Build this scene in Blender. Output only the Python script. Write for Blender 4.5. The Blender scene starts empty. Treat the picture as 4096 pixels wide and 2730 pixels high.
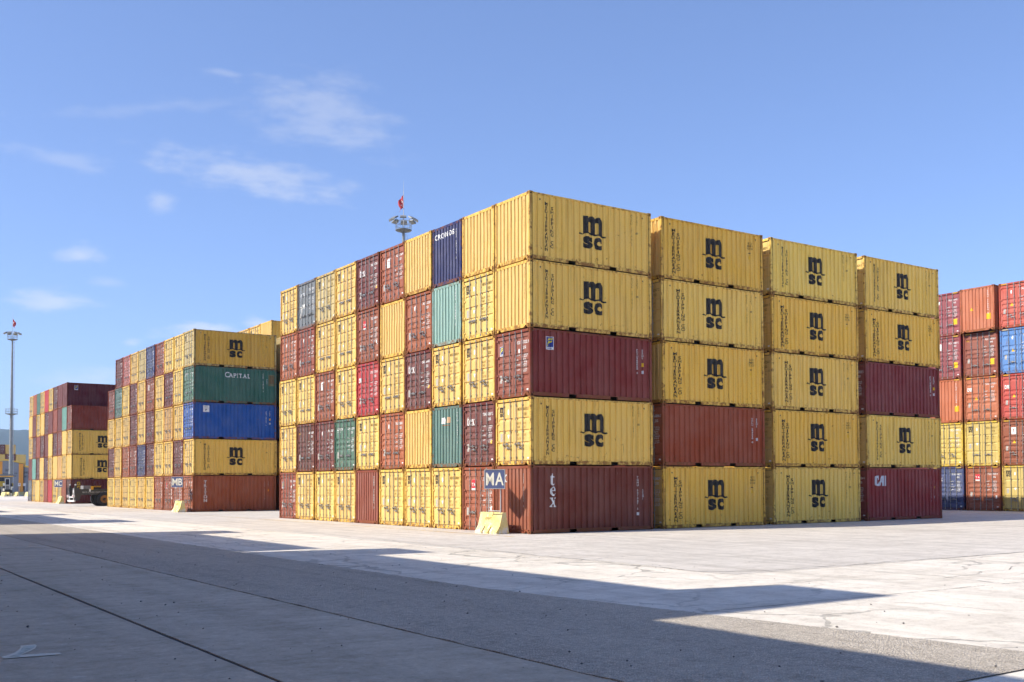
import bpy, bmesh, math, random
from mathutils import Vector, Matrix, noise as mnoise
random.seed(7)
S = bpy.context.scene
COL = S.collection

# ---------------------------------------------------------------- camera
YAW, PITCH, ROLL = 0.6253, 0.0356, -0.0047
CAM = Vector((-22.161, -32.312, 1.891))
FPX, CX, CY = 4183.85, 2223.17, 1786.18
cd = bpy.data.cameras.new('camera')
cd.sensor_fit = 'HORIZONTAL'; cd.sensor_width = 36.0
cd.lens = FPX / 4096 * 36.0
cd.shift_x = (2048 - CX) / 4096; cd.shift_y = (CY - 1365) / 4096
cd.clip_start = 0.1; cd.clip_end = 12000
fw = Vector((math.sin(YAW) * math.cos(PITCH), math.cos(YAW) * math.cos(PITCH), math.sin(PITCH)))
rt = Vector((math.cos(YAW), -math.sin(YAW), 0)); up = rt.cross(fw)
r2 = rt * math.cos(ROLL) + up * math.sin(ROLL); u2 = -rt * math.sin(ROLL) + up * math.cos(ROLL)
cam = bpy.data.objects.new('camera', cd); COL.objects.link(cam)
cam.matrix_world = Matrix(((r2.x, u2.x, -fw.x, CAM.x), (r2.y, u2.y, -fw.y, CAM.y), (r2.z, u2.z, -fw.z, CAM.z), (0, 0, 0, 1)))
S.camera = cam

# ---------------------------------------------------------------- sky, sun, exposure
SUN_TRAVEL = Vector((1.0, -0.26, -0.86)).normalized()
SUN_EL = math.asin(-SUN_TRAVEL.z)
SUN_AZ = math.atan2(-SUN_TRAVEL.x, -SUN_TRAVEL.y)          # clockwise from +Y
SKY_STRENGTH, SUN_STRENGTH, EXPOSURE = 0.15, 3.5, 0.95
S.view_settings.view_transform = 'Standard'; S.view_settings.look = 'None'
S.view_settings.gamma = 1.0; S.view_settings.use_curve_mapping = False
S.view_settings.exposure = EXPOSURE
W = bpy.data.worlds.new('World'); S.world = W; W.use_nodes = True
wt = W.node_tree; wt.nodes.clear()
def wn(t, **k):
    n = wt.nodes.new(t)
    for a, b in k.items(): setattr(n, a, b)
    return n
def wl(a, b): wt.links.new(a, b)
w_out = wn('ShaderNodeOutputWorld'); w_bg = wn('ShaderNodeBackground'); w_bg.inputs[1].default_value = SKY_STRENGTH
sky = wn('ShaderNodeTexSky', sky_type='NISHITA'); sky.sun_disc = False
sky.sun_elevation = SUN_EL; sky.sun_rotation = SUN_AZ; sky.altitude = 0.0
sky.air_density = 0.7; sky.dust_density = 0.6; sky.ozone_density = 4.5
w_tc = wn('ShaderNodeTexCoord'); w_sep = wn('ShaderNodeSeparateXYZ'); wl(w_tc.outputs['Generated'], w_sep.inputs[0])
w_az = wn('ShaderNodeMath', operation='ARCTAN2'); wl(w_sep.outputs[0], w_az.inputs[0]); wl(w_sep.outputs[1], w_az.inputs[1])
w_el = wn('ShaderNodeMath', operation='ARCSINE'); wl(w_sep.outputs[2], w_el.inputs[0])
w_ae = wn('ShaderNodeCombineXYZ'); wl(w_az.outputs[0], w_ae.inputs[0]); wl(w_el.outputs[0], w_ae.inputs[1])
w_nm = wn('ShaderNodeMapping'); w_nm.inputs['Scale'].default_value = (1.0, 2.6, 1.0); w_nm.inputs['Rotation'].default_value = (0, 0, 0.18)
wl(w_ae.outputs[0], w_nm.inputs[0])
w_n1 = wn('ShaderNodeTexNoise'); w_n1.inputs['Scale'].default_value = 22; w_n1.inputs['Detail'].default_value = 9; w_n1.inputs['Roughness'].default_value = 0.62
wl(w_nm.outputs[0], w_n1.inputs['Vector'])
w_nz = wn('ShaderNodeMath', operation='SUBTRACT'); wl(w_n1.outputs[0], w_nz.inputs[0]); w_nz.inputs[1].default_value = 0.5
# (azimuth, elevation, half width, half height, tilt, density) of each cloud
CLOUDS = [(0.3376, 0.2796, 0.0829, 0.015, -0.112, 0.42), (0.4043, 0.3366, 0.0641, 0.0289, -0.174, 0.30), (0.2616, 0.3301, 0.0918, 0.0057, 0.19, 0.16),
          (0.1803, 0.2782, 0.0377, 0.0071, -0.09, 0.22), (0.2609, 0.251, 0.0115, 0.0075, 0.3, 0.36), (0.1978, 0.1996, 0.0215, 0.0074, 0.028, 0.52),
          (0.1742, 0.1586, 0.0312, 0.0092, 0.068, 0.5), (0.3004, 0.1398, 0.0338, 0.007, 0.04, 0.6), (0.2381, 0.1262, 0.0079, 0.0034, 0.045, 0.4),
          (0.2066, 0.0945, 0.0453, 0.0083, 0.034, 0.35), (0.3177, 0.3636, 0.0153, 0.0028, -0.087, 0.2), (0.2215, 0.1776, 0.0159, 0.0038, -0.038, 0.25),
          (0.346, 0.1475, 0.0155, 0.0055, 0.036, 0.6),
          (-0.5, 0.21, 0.09, 0.012, 0.05, 0.5), (-1.4, 0.3, 0.12, 0.02, -0.1, 0.4), (1.9, 0.22, 0.1, 0.014, 0.1, 0.45), (2.8, 0.17, 0.08, 0.012, 0, 0.6), (-2.3, 0.25, 0.1, 0.016, 0.12, 0.45)]
acc = None
for (a0, e0, sa, se, tl, den) in CLOUDS:
    den *= 0.72
    mp_ = wn('ShaderNodeMapping', vector_type='TEXTURE')
    mp_.inputs['Location'].default_value = (a0, e0, 0); mp_.inputs['Rotation'].default_value = (0, 0, tl); mp_.inputs['Scale'].default_value = (sa * 1.25, se * 1.35, 1)
    wl(w_ae.outputs[0], mp_.inputs[0])
    ln = wn('ShaderNodeVectorMath', operation='LENGTH'); wl(mp_.outputs[0], ln.inputs[0])
    ad = wn('ShaderNodeMath', operation='MULTIPLY_ADD'); wl(w_nz.outputs[0], ad.inputs[0]); ad.inputs[1].default_value = 2.7; wl(ln.outputs['Value'], ad.inputs[2])
    mr = wn('ShaderNodeMapRange', interpolation_type='SMOOTHSTEP'); wl(ad.outputs[0], mr.inputs[0])
    mr.inputs[1].default_value = 1.1; mr.inputs[2].default_value = -0.1; mr.inputs[3].default_value = 0; mr.inputs[4].default_value = den
    if acc is None: acc = mr.outputs[0]
    else:
        mx = wn('ShaderNodeMath', operation='MAXIMUM'); wl(acc, mx.inputs[0]); wl(mr.outputs[0], mx.inputs[1]); acc = mx.outputs[0]
w_mix = wn('ShaderNodeMix', data_type='RGBA'); wl(acc, w_mix.inputs[0]); w_tint = wn('ShaderNodeMix', data_type='RGBA', blend_type='MULTIPLY'); w_tint.inputs[0].default_value = 1.0; w_gam = wn('ShaderNodeGamma'); w_gam.inputs[1].default_value = 0.78; wl(sky.outputs[0], w_gam.inputs[0]); wl(w_gam.outputs[0], w_tint.inputs[6]); w_tint.inputs[7].default_value = (0.92, 0.96, 1.15, 1); wl(w_tint.outputs[2], w_mix.inputs[6]); w_mix.inputs[7].default_value = (3.75, 3.65, 3.5, 1)
wl(w_mix.outputs[2], w_bg.inputs[0]); wl(w_bg.outputs[0], w_out.inputs[0])
sd = bpy.data.lights.new('sun', 'SUN'); sd.energy = SUN_STRENGTH; sd.angle = math.radians(0.53); sd.color = (1.0, 0.93, 0.81)
sun = bpy.data.objects.new('sun', sd); COL.objects.link(sun)
sun.rotation_euler = SUN_TRAVEL.to_track_quat('-Z', 'Y').to_euler()
S.cycles.use_denoising = True; S.cycles.adaptive_threshold = 0.03; W.cycles.sampling_method = 'MANUAL'; W.cycles.sample_map_resolution = 512
S.cycles.max_bounces = 6; S.cycles.volume_bounces = 0

# ---------------------------------------------------------------- materials
class NT:
    def __init__(self, name):
        self.m = bpy.data.materials.new(name); self.m.use_nodes = True
        self.t = self.m.node_tree; self.b = self.t.nodes['Principled BSDF']
    def n(self, t, **k):
        x = self.t.nodes.new(t)
        for a, b in k.items(): setattr(x, a, b)
        return x
    def l(self, a, b): self.t.links.new(a, b)
    def noise(self, vec, scale, detail=4, rough=0.55):
        x = self.n('ShaderNodeTexNoise'); x.inputs['Scale'].default_value = scale; x.inputs['Detail'].default_value = detail; x.inputs['Roughness'].default_value = rough
        self.l(vec, x.inputs['Vector']); return x.outputs[0]
    def map(self, vec, scale=(1, 1, 1), rot=(0, 0, 0)):
        x = self.n('ShaderNodeMapping'); x.inputs['Scale'].default_value = scale; x.inputs['Rotation'].default_value = rot; self.l(vec, x.inputs[0]); return x.outputs[0]
    def rng(self, v, a, b, c=0.0, d=1.0):
        x = self.n('ShaderNodeMapRange'); self.l(v, x.inputs[0])
        for i, q in enumerate((a, b, c, d)): x.inputs[i + 1].default_value = q
        return x.outputs[0]
    def mix(self, f, a, b, mode='MIX'):
        x = self.n('ShaderNodeMix', data_type='RGBA', blend_type=mode)
        for i, q in ((0, f), (6, a), (7, b)):
            if hasattr(q, 'links'): self.l(q, x.inputs[i])
            elif i == 0: x.inputs[0].default_value = q
            else: x.inputs[i].default_value = (*q, 1)
        return x.outputs[2]
    def math(self, op, a, b=None):
        x = self.n('ShaderNodeMath', operation=op)
        for i, q in ((0, a), (1, b)):
            if q is None: continue
            if hasattr(q, 'links'): self.l(q, x.inputs[i])
            else: x.inputs[i].default_value = q
        return x.outputs[0]
    def bump(self, h, strength=0.3, dist=0.01):
        x = self.n('ShaderNodeBump'); x.inputs['Strength'].default_value = strength; x.inputs['Distance'].default_value = dist
        self.l(h, x.inputs['Height']); self.l(x.outputs[0], self.b.inputs['Normal'])
    def base(self, c):
        if hasattr(c, 'links'): self.l(c, self.b.inputs['Base Color'])
        else: self.b.inputs['Base Color'].default_value = (*c, 1)
    def rough(self, r):
        if hasattr(r, 'links'): self.l(r, self.b.inputs['Roughness'])
        else: self.b.inputs['Roughness'].default_value = r

def plain(name, col, rough=0.6, metal=0.0, vary=0.12, scale=3.0):
    m = NT(name); tc = m.n('ShaderNodeTexCoord')
    nz = m.noise(tc.outputs['Object'], scale, 5)
    f = m.rng(nz, 0.3, 0.75, 1 - vary, 1 + vary)
    mul = m.n('ShaderNodeVectorMath', operation='SCALE'); mul.inputs[0].default_value = col; m.l(f, mul.inputs['Scale'])
    m.base(mul.outputs[0]); m.rough(rough); m.b.inputs['Metallic'].default_value = metal
    return m.m

def paint_mat(name, rust_lo, rust_hi, grime):
    m = NT(name); tc = m.n('ShaderNodeTexCoord'); oi = m.n('ShaderNodeObjectInfo')
    off = m.n('ShaderNodeVectorMath', operation='MULTIPLY_ADD')
    cmb = m.n('ShaderNodeCombineXYZ')
    for i in range(3): m.l(oi.outputs['Random'], cmb.inputs[i])
    m.l(cmb.outputs[0], off.inputs[0]); off.inputs[1].default_value = (37, 53, 71); m.l(tc.outputs['Object'], off.inputs[2])
    P = off.outputs[0]
    base = oi.outputs['Color']
    big = m.noise(P, 0.9, 4)
    c = m.mix(m.rng(big, 0.35, 0.7, 0.0, 0.18), base, m.mix(0.35, base, (0.72, 0.66, 0.55)))
    strk = m.noise(m.map(P, (7, 7, 0.35)), 1.0, 5, 0.6)
    c = m.mix(m.rng(strk, 0.5, 0.78, 0.0, grime), c, m.mix(1.0, c, (0.42, 0.33, 0.25), 'MULTIPLY'))
    fine = m.noise(P, 9, 5, 0.6)
    c = m.mix(m.rng(fine, 0.58, 0.75, 0, 0.22), c, m.mix(1.0, c, (0.6, 0.52, 0.45), 'MULTIPLY'))
    # scuffs: pale scratches
    scr = m.noise(m.map(P, (11, 11, 1.2)), 2.2, 3, 0.5)
    c = m.mix(m.rng(scr, 0.72, 0.76, 0, 0.3), c, (0.62, 0.55, 0.45))
    # rust: stronger towards the lower and upper rails, in patches of its own
    sep = m.n('ShaderNodeSeparateXYZ'); m.l(tc.outputs['Object'], sep.inputs[0])
    lowz = m.rng(sep.outputs[2], 0.0, 0.75, 0.09, 0.0)
    rn = m.noise(P, 5.5, 8, 0.68)
    rn = m.math('ADD', rn, lowz)
    rs = m.noise(m.map(P, (9, 9, 0.5)), 1.0, 6, 0.65)
    rr = m.math('MAXIMUM', rn, m.math('MULTIPLY', rs, 0.97))
    rf = m.rng(rr, rust_lo, rust_hi, 0, 1)
    rustc = m.mix(m.noise(P, 30, 3), (0.11, 0.045, 0.02), (0.27, 0.105, 0.04))
    c = m.mix(m.math('MULTIPLY', rf, 0.85), c, rustc)
    m.base(c)
    m.rough(m.rng(rf, 0, 1, 0.5, 0.85))
    m.b.inputs['Specular IOR Level'].default_value = 0.16
    dent = m.noise(P, 2.3, 2)
    m.bump(m.math('ADD', m.math('MULTIPLY', dent, 1.0), m.math('MULTIPLY', rr, 0.12)), 0.35, 0.03)
    return m.m

M_PAINT = paint_mat('container paint', 0.65, 0.73, 0.6)
M_FRAME = paint_mat('container frame paint', 0.50, 0.64, 0.55)
M_CAST = paint_mat('corner casting steel', 0.36, 0.55, 0.5)

def mark_mat():
    m = NT('painted marking'); oi = m.n('ShaderNodeObjectInfo'); tc = m.n('ShaderNodeTexCoord')
    nz = m.noise(tc.outputs['Object'], 6, 5)
    c = m.mix(m.rng(nz, 0.4, 0.75, 0, 0.18), oi.outputs['Color'], (0.35, 0.29, 0.2))
    m.base(c); m.rough(0.65); m.b.inputs['Specular IOR Level'].default_value = 0.1
    ch = m.noise(m.map(tc.outputs['Object'], (9, 9, 5)), 2.4, 6, 0.65)
    tr = m.n('ShaderNodeBsdfTransparent'); ms = m.n('ShaderNodeMixShader')
    m.l(m.rng(ch, 0.70, 0.72, 0, 1), ms.inputs[0]); m.l(m.b.outputs[0], ms.inputs[1]); m.l(tr.outputs[0], ms.inputs[2])
    out = m.t.nodes['Material Output']; m.l(ms.outputs[0], out.inputs[0])
    return m.m
M_MARK = mark_mat()
M_BAR = plain('galvanised locking bar', (0.34, 0.33, 0.31), 0.42, 0.6, 0.35, 6)
M_RUBBER = plain('door gasket rubber', (0.07, 0.07, 0.065), 0.8, 0, 0.2)
M_DARK = plain('dark underframe steel', (0.035, 0.03, 0.028), 0.8, 0, 0.2)
M_ROOF = M_PAINT

def concrete_mat(name, col_a, col_b, crack, grain):
    m = NT(name); g = m.n('ShaderNodeNewGeometry'); P = g.outputs['Position']
    big = m.noise(P, 0.16, 5, 0.6); mid = m.noise(P, 1.1, 6, 0.6); fine = m.noise(P, 28, 4, 0.6)
    c = m.mix(m.rng(big, 0.3, 0.7), col_a, col_b)
    c = m.mix(m.rng(mid, 0.42, 0.70, 0, 0.55), c, m.mix(1.0, c, (0.72, 0.71, 0.70), 'MULTIPLY'))
    # tyre-polished streaks along the driving lane
    tre = m.noise(m.map(P, (1.6, 0.07, 1)), 1.0, 5, 0.55)
    c = m.mix(m.rng(tre, 0.48, 0.70, 0, 0.6), c, m.mix(1.0, c, (0.70, 0.69, 0.68), 'MULTIPLY'))
    tre2 = m.noise(m.map(P, (0.10, 1.5, 1)), 1.0, 5, 0.55)
    c = m.mix(m.rng(tre2, 0.5, 0.72, 0, 0.5), c, m.mix(1.0, c, (0.74, 0.72, 0.70), 'MULTIPLY'))
    c = m.mix(m.rng(fine, 0.35, 0.7, 0.0, grain), c, m.mix(1.0, c, (0.62, 0.62, 0.62), 'MULTIPLY'))
    n3 = m.noise(P, 4.5, 7, 0.78)
    c = m.mix(m.rng(n3, 0.50, 0.64, 0, 0.55), c, m.mix(1.0, c, (0.66, 0.64, 0.61), 'MULTIPLY')); c = m.mix(m.rng(n3, 0.44, 0.34, 0, 0.35), c, (0.80, 0.755, 0.68))
    # oil spots
    sp = m.noise(P, 0.55, 3, 0.5)
    c = m.mix(m.rng(sp, 0.68, 0.78, 0, 0.35), c, m.mix(1.0, c, (0.5, 0.48, 0.46), 'MULTIPLY'))
    h = m.math('ADD', m.math('MULTIPLY', fine, 0.25), m.math('ADD', m.math('MULTIPLY', mid, 0.6), m.math('MULTIPLY', n3, 0.8)))
    if crack > 0:
        wv = m.n('ShaderNodeTexNoise'); wv.inputs['Scale'].default_value = 0.5; wv.inputs['Detail'].default_value = 5; m.l(P, wv.inputs['Vector'])
        ds = m.n('ShaderNodeVectorMath', operation='MULTIPLY_ADD'); m.l(wv.outputs['Color'], ds.inputs[0]); ds.inputs[1].default_value = (2.4, 2.4, 0); m.l(P, ds.inputs[2])
        vo = m.n('ShaderNodeTexVoronoi', feature='DISTANCE_TO_EDGE'); vo.inputs['Scale'].default_value = 0.32; m.l(ds.outputs[0], vo.inputs['Vector'])
        zone = m.rng(m.noise(P, 0.09, 3), 0.40, 0.52)
        wid = m.math('MULTIPLY', m.rng(m.noise(P, 2.5, 4), 0.35, 0.7, 0.2, 1.0), 0.020)
        cr = m.math('MULTIPLY', m.math('LESS_THAN', m.math('MULTIPLY', vo.outputs[0], 1.0), wid), zone)
        c = m.mix(m.math('MULTIPLY', cr, crack), c, (0.07, 0.065, 0.06))
        spall = m.math('MULTIPLY', m.rng(m.math('ADD', vo.outputs[0], m.math('MULTIPLY', m.noise(P, 6, 5, 0.7), 0.3)), 0.17, 0.13), zone)
        c = m.mix(m.math('MULTIPLY', spall, 0.5), c, (0.62, 0.57, 0.48))
        h = m.math('SUBTRACT', h, m.math('MULTIPLY', cr, 2.5))
        h = m.math('SUBTRACT', h, m.math('MULTIPLY', spall, m.noise(P, 12, 4)))
    m.base(c); m.rough(m.rng(mid, 0.3, 0.7, 0.75, 0.92)); m.b.inputs['Specular IOR Level'].default_value = 0.25
    m.bump(h, 0.5, 0.03)
    return m.m
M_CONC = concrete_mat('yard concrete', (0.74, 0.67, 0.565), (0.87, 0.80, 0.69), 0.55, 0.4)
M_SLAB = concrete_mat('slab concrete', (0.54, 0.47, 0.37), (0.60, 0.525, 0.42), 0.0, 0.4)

def gravel_mat():
    m = NT('worn asphalt'); g = m.n('ShaderNodeNewGeometry'); P = g.outputs['Position']
    vo = m.n('ShaderNodeTexVoronoi'); vo.inputs['Scale'].default_value = 38; m.l(P, vo.inputs['Vector'])
    sepc = m.n('ShaderNodeSeparateColor'); m.l(vo.outputs['Color'], sepc.inputs[0])
    stone = m.mix(m.rng(sepc.outputs[0], 0.1, 0.9), (0.52, 0.45, 0.365), (0.86, 0.76, 0.63))
    gap = m.rng(vo.outputs['Distance'], 0.28, 0.62)
    c = m.mix(m.math('MULTIPLY', gap, 0.75), stone, (0.30, 0.265, 0.22))
    big = m.noise(m.map(P, (1, 0.25, 1)), 0.5, 6, 0.65)
    c = m.mix(m.rng(big, 0.35, 0.7, 0, 0.75), c, (0.63, 0.555, 0.455))
    mid = m.noise(P, 2.5, 6, 0.7)
    c = m.mix(m.rng(mid, 0.5, 0.75, 0, 0.6), c, m.mix(1.0, c, (0.5, 0.48, 0.46), 'MULTIPLY'))
    spk = m.noise(P, 13, 3, 0.8); c = m.mix(m.rng(spk, 0.52, 0.66, 0, 0.40), c, (0.82, 0.74, 0.63)); c = m.mix(m.rng(spk, 0.46, 0.34, 0, 0.35), c, (0.22, 0.20, 0.17))
    tr_ = m.noise(m.map(P, (2.2, 0.08, 1)), 1.0, 4); c = m.mix(m.rng(tr_, 0.5, 0.7, 0, 0.5), c, m.mix(1.0, c, (0.66, 0.65, 0.64), 'MULTIPLY'))
    m.base(c); m.rough(0.9); m.b.inputs['Specular IOR Level'].default_value = 0.2
    h = m.math('SUBTRACT', m.math('MULTIPLY', mid, 1.2), m.math('MULTIPLY', gap, 1.0))
    m.bump(h, 0.9, 0.02)
    return m.m
M_GRAVEL = gravel_mat()
M_JOINT = plain('joint filler', (0.045, 0.045, 0.05), 0.9, 0, 0.3, 4)

def worn_mat(name, col, lo, hi, scale=7):
    m = NT(name); g = m.n('ShaderNodeNewGeometry'); P = g.outputs['Position']
    nz = m.noise(P, scale, 7, 0.7)
    m.base(col); m.rough(0.8)
    tr = m.n('ShaderNodeBsdfTransparent'); ms = m.n('ShaderNodeMixShader')
    m.l(m.rng(nz, lo, hi, 0, 1), ms.inputs[0]); m.l(m.b.outputs[0], ms.inputs[1]); m.l(tr.outputs[0], ms.inputs[2])
    m.l(ms.outputs[0], m.t.nodes['Material Output'].inputs[0])
    return m.m
M_CRACK = worn_mat('crack dirt', (0.13, 0.115, 0.095), 0.50, 0.62, 2.5)
M_WORNWHITE = worn_mat('worn white paint', (0.74, 0.70, 0.58), 0.58, 0.80)
M_WORNGREEN = worn_mat('worn pale green paint', (0.58, 0.60, 0.52), 0.5, 0.72)
M_WORNYELLOW = worn_mat('worn yellow line paint', (0.62, 0.42, 0.14), 0.42, 0.60, 3)
M_STONE = plain('loose stone', (0.16, 0.15, 0.14), 0.9, 0, 0.4, 9)

# ---------------------------------------------------------------- mesh helpers
class MB:
    def __init__(self): self.v = []; self.f = []; self.m = []; self.s = []
    def add(self, vs, fs, mat=0, smooth=False):
        o = len(self.v); self.v += [tuple(p) for p in vs]
        for q in fs: self.f.append(tuple(i + o for i in q)); self.m.append(mat); self.s.append(smooth)
    def box(self, x0, x1, y0, y1, z0, z1, mat=0):
        self.add([(x0, y0, z0), (x1, y0, z0), (x1, y1, z0), (x0, y1, z0), (x0, y0, z1), (x1, y0, z1), (x1, y1, z1), (x0, y1, z1)],
                 [(0, 3, 2, 1), (4, 5, 6, 7), (0, 1, 5, 4), (1, 2, 6, 5), (2, 3, 7, 6), (3, 0, 4, 7)], mat)
    def quad(self, a, b, c, d, mat=0): self.add([a, b, c, d], [(0, 1, 2, 3)], mat)
    def tube(self, p, q, r0, r1=None, n=8, mat=0, caps=True):
        r1 = r0 if r1 is None else r1; p = Vector(p); q = Vector(q); d = (q - p).normalized()
        a = d.orthogonal().normalized(); b = d.cross(a); vs = []
        for c, r in ((p, r0), (q, r1)):
            for i in range(n):
                t = 2 * math.pi * i / n; vs.append(c + a * (r * math.cos(t)) + b * (r * math.sin(t)))
        fs = [(i, (i + 1) % n, n + (i + 1) % n, n + i) for i in range(n)]
        self.add(vs, fs, mat, True)
        if caps: self.add(vs, [tuple(range(n - 1, -1, -1)), tuple(range(n, 2 * n))], mat)
    def prism(self, pts, axis, a, b, mat=0):       # 2D outline extruded along an axis
        def mk(p, t): return {'x': (t, p[0], p[1]), 'y': (p[0], t, p[1]), 'z': (p[0], p[1], t)}[axis]
        n = len(pts); vs = [mk(p, a) for p in pts] + [mk(p, b) for p in pts]
        self.add(vs, [tuple(range(n)), tuple(range(2 * n - 1, n - 1, -1))] + [(i, (i + 1) % n, n + (i + 1) % n, n + i) for i in range(n)], mat)
    def lathe(self, prof, c, axis='z', n=24, mat=0, smooth=True):
        vs = []; k = len(prof)
        for i in range(n):
            t = 2 * math.pi * i / n; co, si = math.cos(t), math.sin(t)
            for r, h in prof:
                vs.append({'z': (c[0] + r * co, c[1] + r * si, c[2] + h), 'y': (c[0] + r * co, c[1] + h, c[2] + r * si), 'x': (c[0] + h, c[1] + r * co, c[2] + r * si)}[axis])
        self.add(vs, [(i * k + j, ((i + 1) % n) * k + j, ((i + 1) % n) * k + j + 1, i * k + j + 1) for i in range(n) for j in range(k - 1)], mat, smooth)
    def mesh(self, name, mats, fn=None):
        me = bpy.data.meshes.new(name)
        me.from_pydata([fn(*p) for p in self.v] if fn else self.v, [], self.f)
        for q in mats: me.materials.append(q)
        me.polygons.foreach_set('material_index', self.m); me.polygons.foreach_set('use_smooth', self.s)
        me.update(); return me

def new(name, me, parent=None, color=None, loc=None):
    o = bpy.data.objects.new(name, me); COL.objects.link(o)
    if parent: o.parent = parent
    if color: o.color = (*color, 1)
    if loc: o.location = loc
    return o
def tag(o, label, cat, group=None):
    o['label'] = label; o['category'] = cat
    if group: o['group'] = group
    return o
def empty(name, loc, rz=0.0):
    o = bpy.data.objects.new(name, None); COL.objects.link(o); o.location = loc; o.rotation_euler = (0, 0, rz); o.empty_display_size = 0.3; return o
def structure(o, kind='structure'): o['kind'] = kind; return o

# ---------------------------------------------------------------- glyphs (built once from the built-in font)
GLYPH = {}
def build_glyphs():
    chars = 'ABCDEFGHIJKLMNOPQRSTUVWXYZ0123456789.,/-abcdefghijklmnopqrstuvwxyzşğı'
    obs = []
    for bold in (0, 1):
        for ch in chars:
            cu = bpy.data.curves.new('g', 'FONT'); cu.body = ch; cu.size = 1.0; cu.resolution_u = 3; cu.fill_mode = 'FRONT'
            if bold: cu.offset = 0.017
            ob = bpy.data.objects.new('g', cu); COL.objects.link(ob); obs.append((bold, ch, ob))
    dg = bpy.context.evaluated_depsgraph_get(); dg.update()
    for bold, ch, ob in obs:
        me = ob.evaluated_get(dg).to_mesh(); me.calc_loop_triangles()
        vs = [(v.co.x, v.co.y) for v in me.vertices]; ts = [tuple(t.vertices) for t in me.loop_triangles]
        x0 = min((v[0] for v in vs), default=0); x1 = max((v[0] for v in vs), default=0.3)
        GLYPH[(bold, ch)] = ([(x - x0, y) for x, y in vs], ts, x1 - x0)
        ob.evaluated_get(dg).to_mesh_clear()
    for _, _, ob in obs:
        cu = ob.data; bpy.data.objects.remove(ob); bpy.data.curves.remove(cu)
    global CAPH
    CAPH = max(y for _, y in GLYPH[(0, 'H')][0])
build_glyphs()

def words(nm, key, txt, u, v, h, p, xs, bold, col):
    out = []; i = 0
    for wd in txt.split(' '):
        out.append((nm, key + (wd, i), (lambda wd=wd, i=i: stack2d(wd, u, v - i * p, h, p, xs, bold)), col)); i += len(wd) + 1
    return out
def text2d(s, u, v, h, xs=1.0, bold=0, gap=0.1, align='l', slant=0.0):
    """one line, baseline-left (or right/centre) at u, v; h = capital height"""
    k = h / CAPH; vs = []; ts = []; x = 0
    for ch in s:
        if ch == ' ': x += 0.38 * k * xs; continue
        gv, gt, w = GLYPH[(bold, ch)]; o = len(vs)
        vs += [(x + a * k * xs + slant * b * k, b * k) for a, b in gv]; ts += [tuple(i + o for i in t) for t in gt]
        x += (w + gap) * k * xs
    x -= gap * k * xs
    dx = {'l': 0, 'r': -x, 'c': -x / 2}[align]
    return [(a + u + dx, b + v) for a, b in vs], ts
def stack2d(s, u, v_top, h, pitch, xs=1.0, bold=0):
    """letters stacked one above the other, centred on u"""
    V = []; T = []; v = v_top - h
    for ch in s:
        if ch != ' ':
            a, t = text2d(ch, u, v, h, xs, bold, align='c'); o = len(V); V += a; T += [tuple(i + o for i in q) for q in t]
        v -= pitch
    return V, T
def join2d(*parts):
    V = []; T = []
    for a, t in parts:
        o = len(V); V += a; T += [tuple(i + o for i in q) for q in t]
    return V, T
def poly2d(*outlines):
    """filled outlines (holes by even-odd) through a 2D curve"""
    from mathutils.geometry import tessellate_polygon
    ol = [[Vector((x, y, 0)) for x, y in o] for o in outlines]
    ts = tessellate_polygon(ol); vs = [(p.x, p.y) for o in ol for p in o]
    return vs, [tuple(t) for t in ts]
def xf(p, u, v, sx, sy=None):
    sy = sx if sy is None else sy
    return [(u + a * sx, v + b * sy) for a, b in p[0]], p[1]
def rect2d(u0, v0, u1, v1): return [(u0, v0), (u1, v0), (u1, v1), (u0, v1)], [(0, 1, 2), (0, 2, 3)]
def ell2d(u, v, a, b, n=16): return [(u + a * math.cos(2 * math.pi * i / n), v + b * math.sin(2 * math.pi * i / n)) for i in range(n)], [(0, i, i + 1) for i in range(1, n - 1)]
def arc(cx, cy, rx, ry, a0, a1, n=8): return [(cx + rx * math.cos(math.radians(a0 + (a1 - a0) * i / n)), cy + ry * math.sin(math.radians(a0 + (a1 - a0) * i / n))) for i in range(n + 1)]

def wave(x): return 0.035 * math.sin((x - 0.06) * 2 * math.pi / 0.52)
def logo_m():
    # the ship's-wave m: heavy stems, two arches, a wave line below; width 1 for the letter
    th = 0.055
    top = [(-0.17, 0.0 + 0.05), (-0.06, 0.0), (0.0, -0.012 + 0.045), (0.0, 0.83), (0.255, 0.83), (0.255, 0.745)]
    top += arc(0.43, 0.66, 0.175, 0.19, 150, 20, 7) + arc(0.80, 0.64, 0.205, 0.2, 140, 0, 8)
    top += [(1.0, 0.05), (1.05, 0.022), (1.14, 0.035), (1.165, -0.03), (1.06, -0.055), (0.95, -0.03), (0.86, 0.0), (0.74, 0.025), (0.62, -0.01), (0.55, -0.03), (0.47, -0.015), (0.36, 0.03), (0.24, 0.06), (0.1, 0.045), (0.02, 0.0), (-0.08, -0.05), (-0.2, 0.0)]
    h1 = [(0.26, 0.125), (0.40, 0.10)] + [(0.40, 0.52)] + arc(0.33, 0.52, 0.07, 0.075, 0, 180, 6) + [(0.26, 0.52)]
    h2 = [(0.63, 0.075), (0.78, 0.09), (0.78, 0.52)] + arc(0.705, 0.52, 0.075, 0.075, 0, 180, 6) + [(0.63, 0.52)]
    return poly2d(top, h1, h2)
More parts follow.
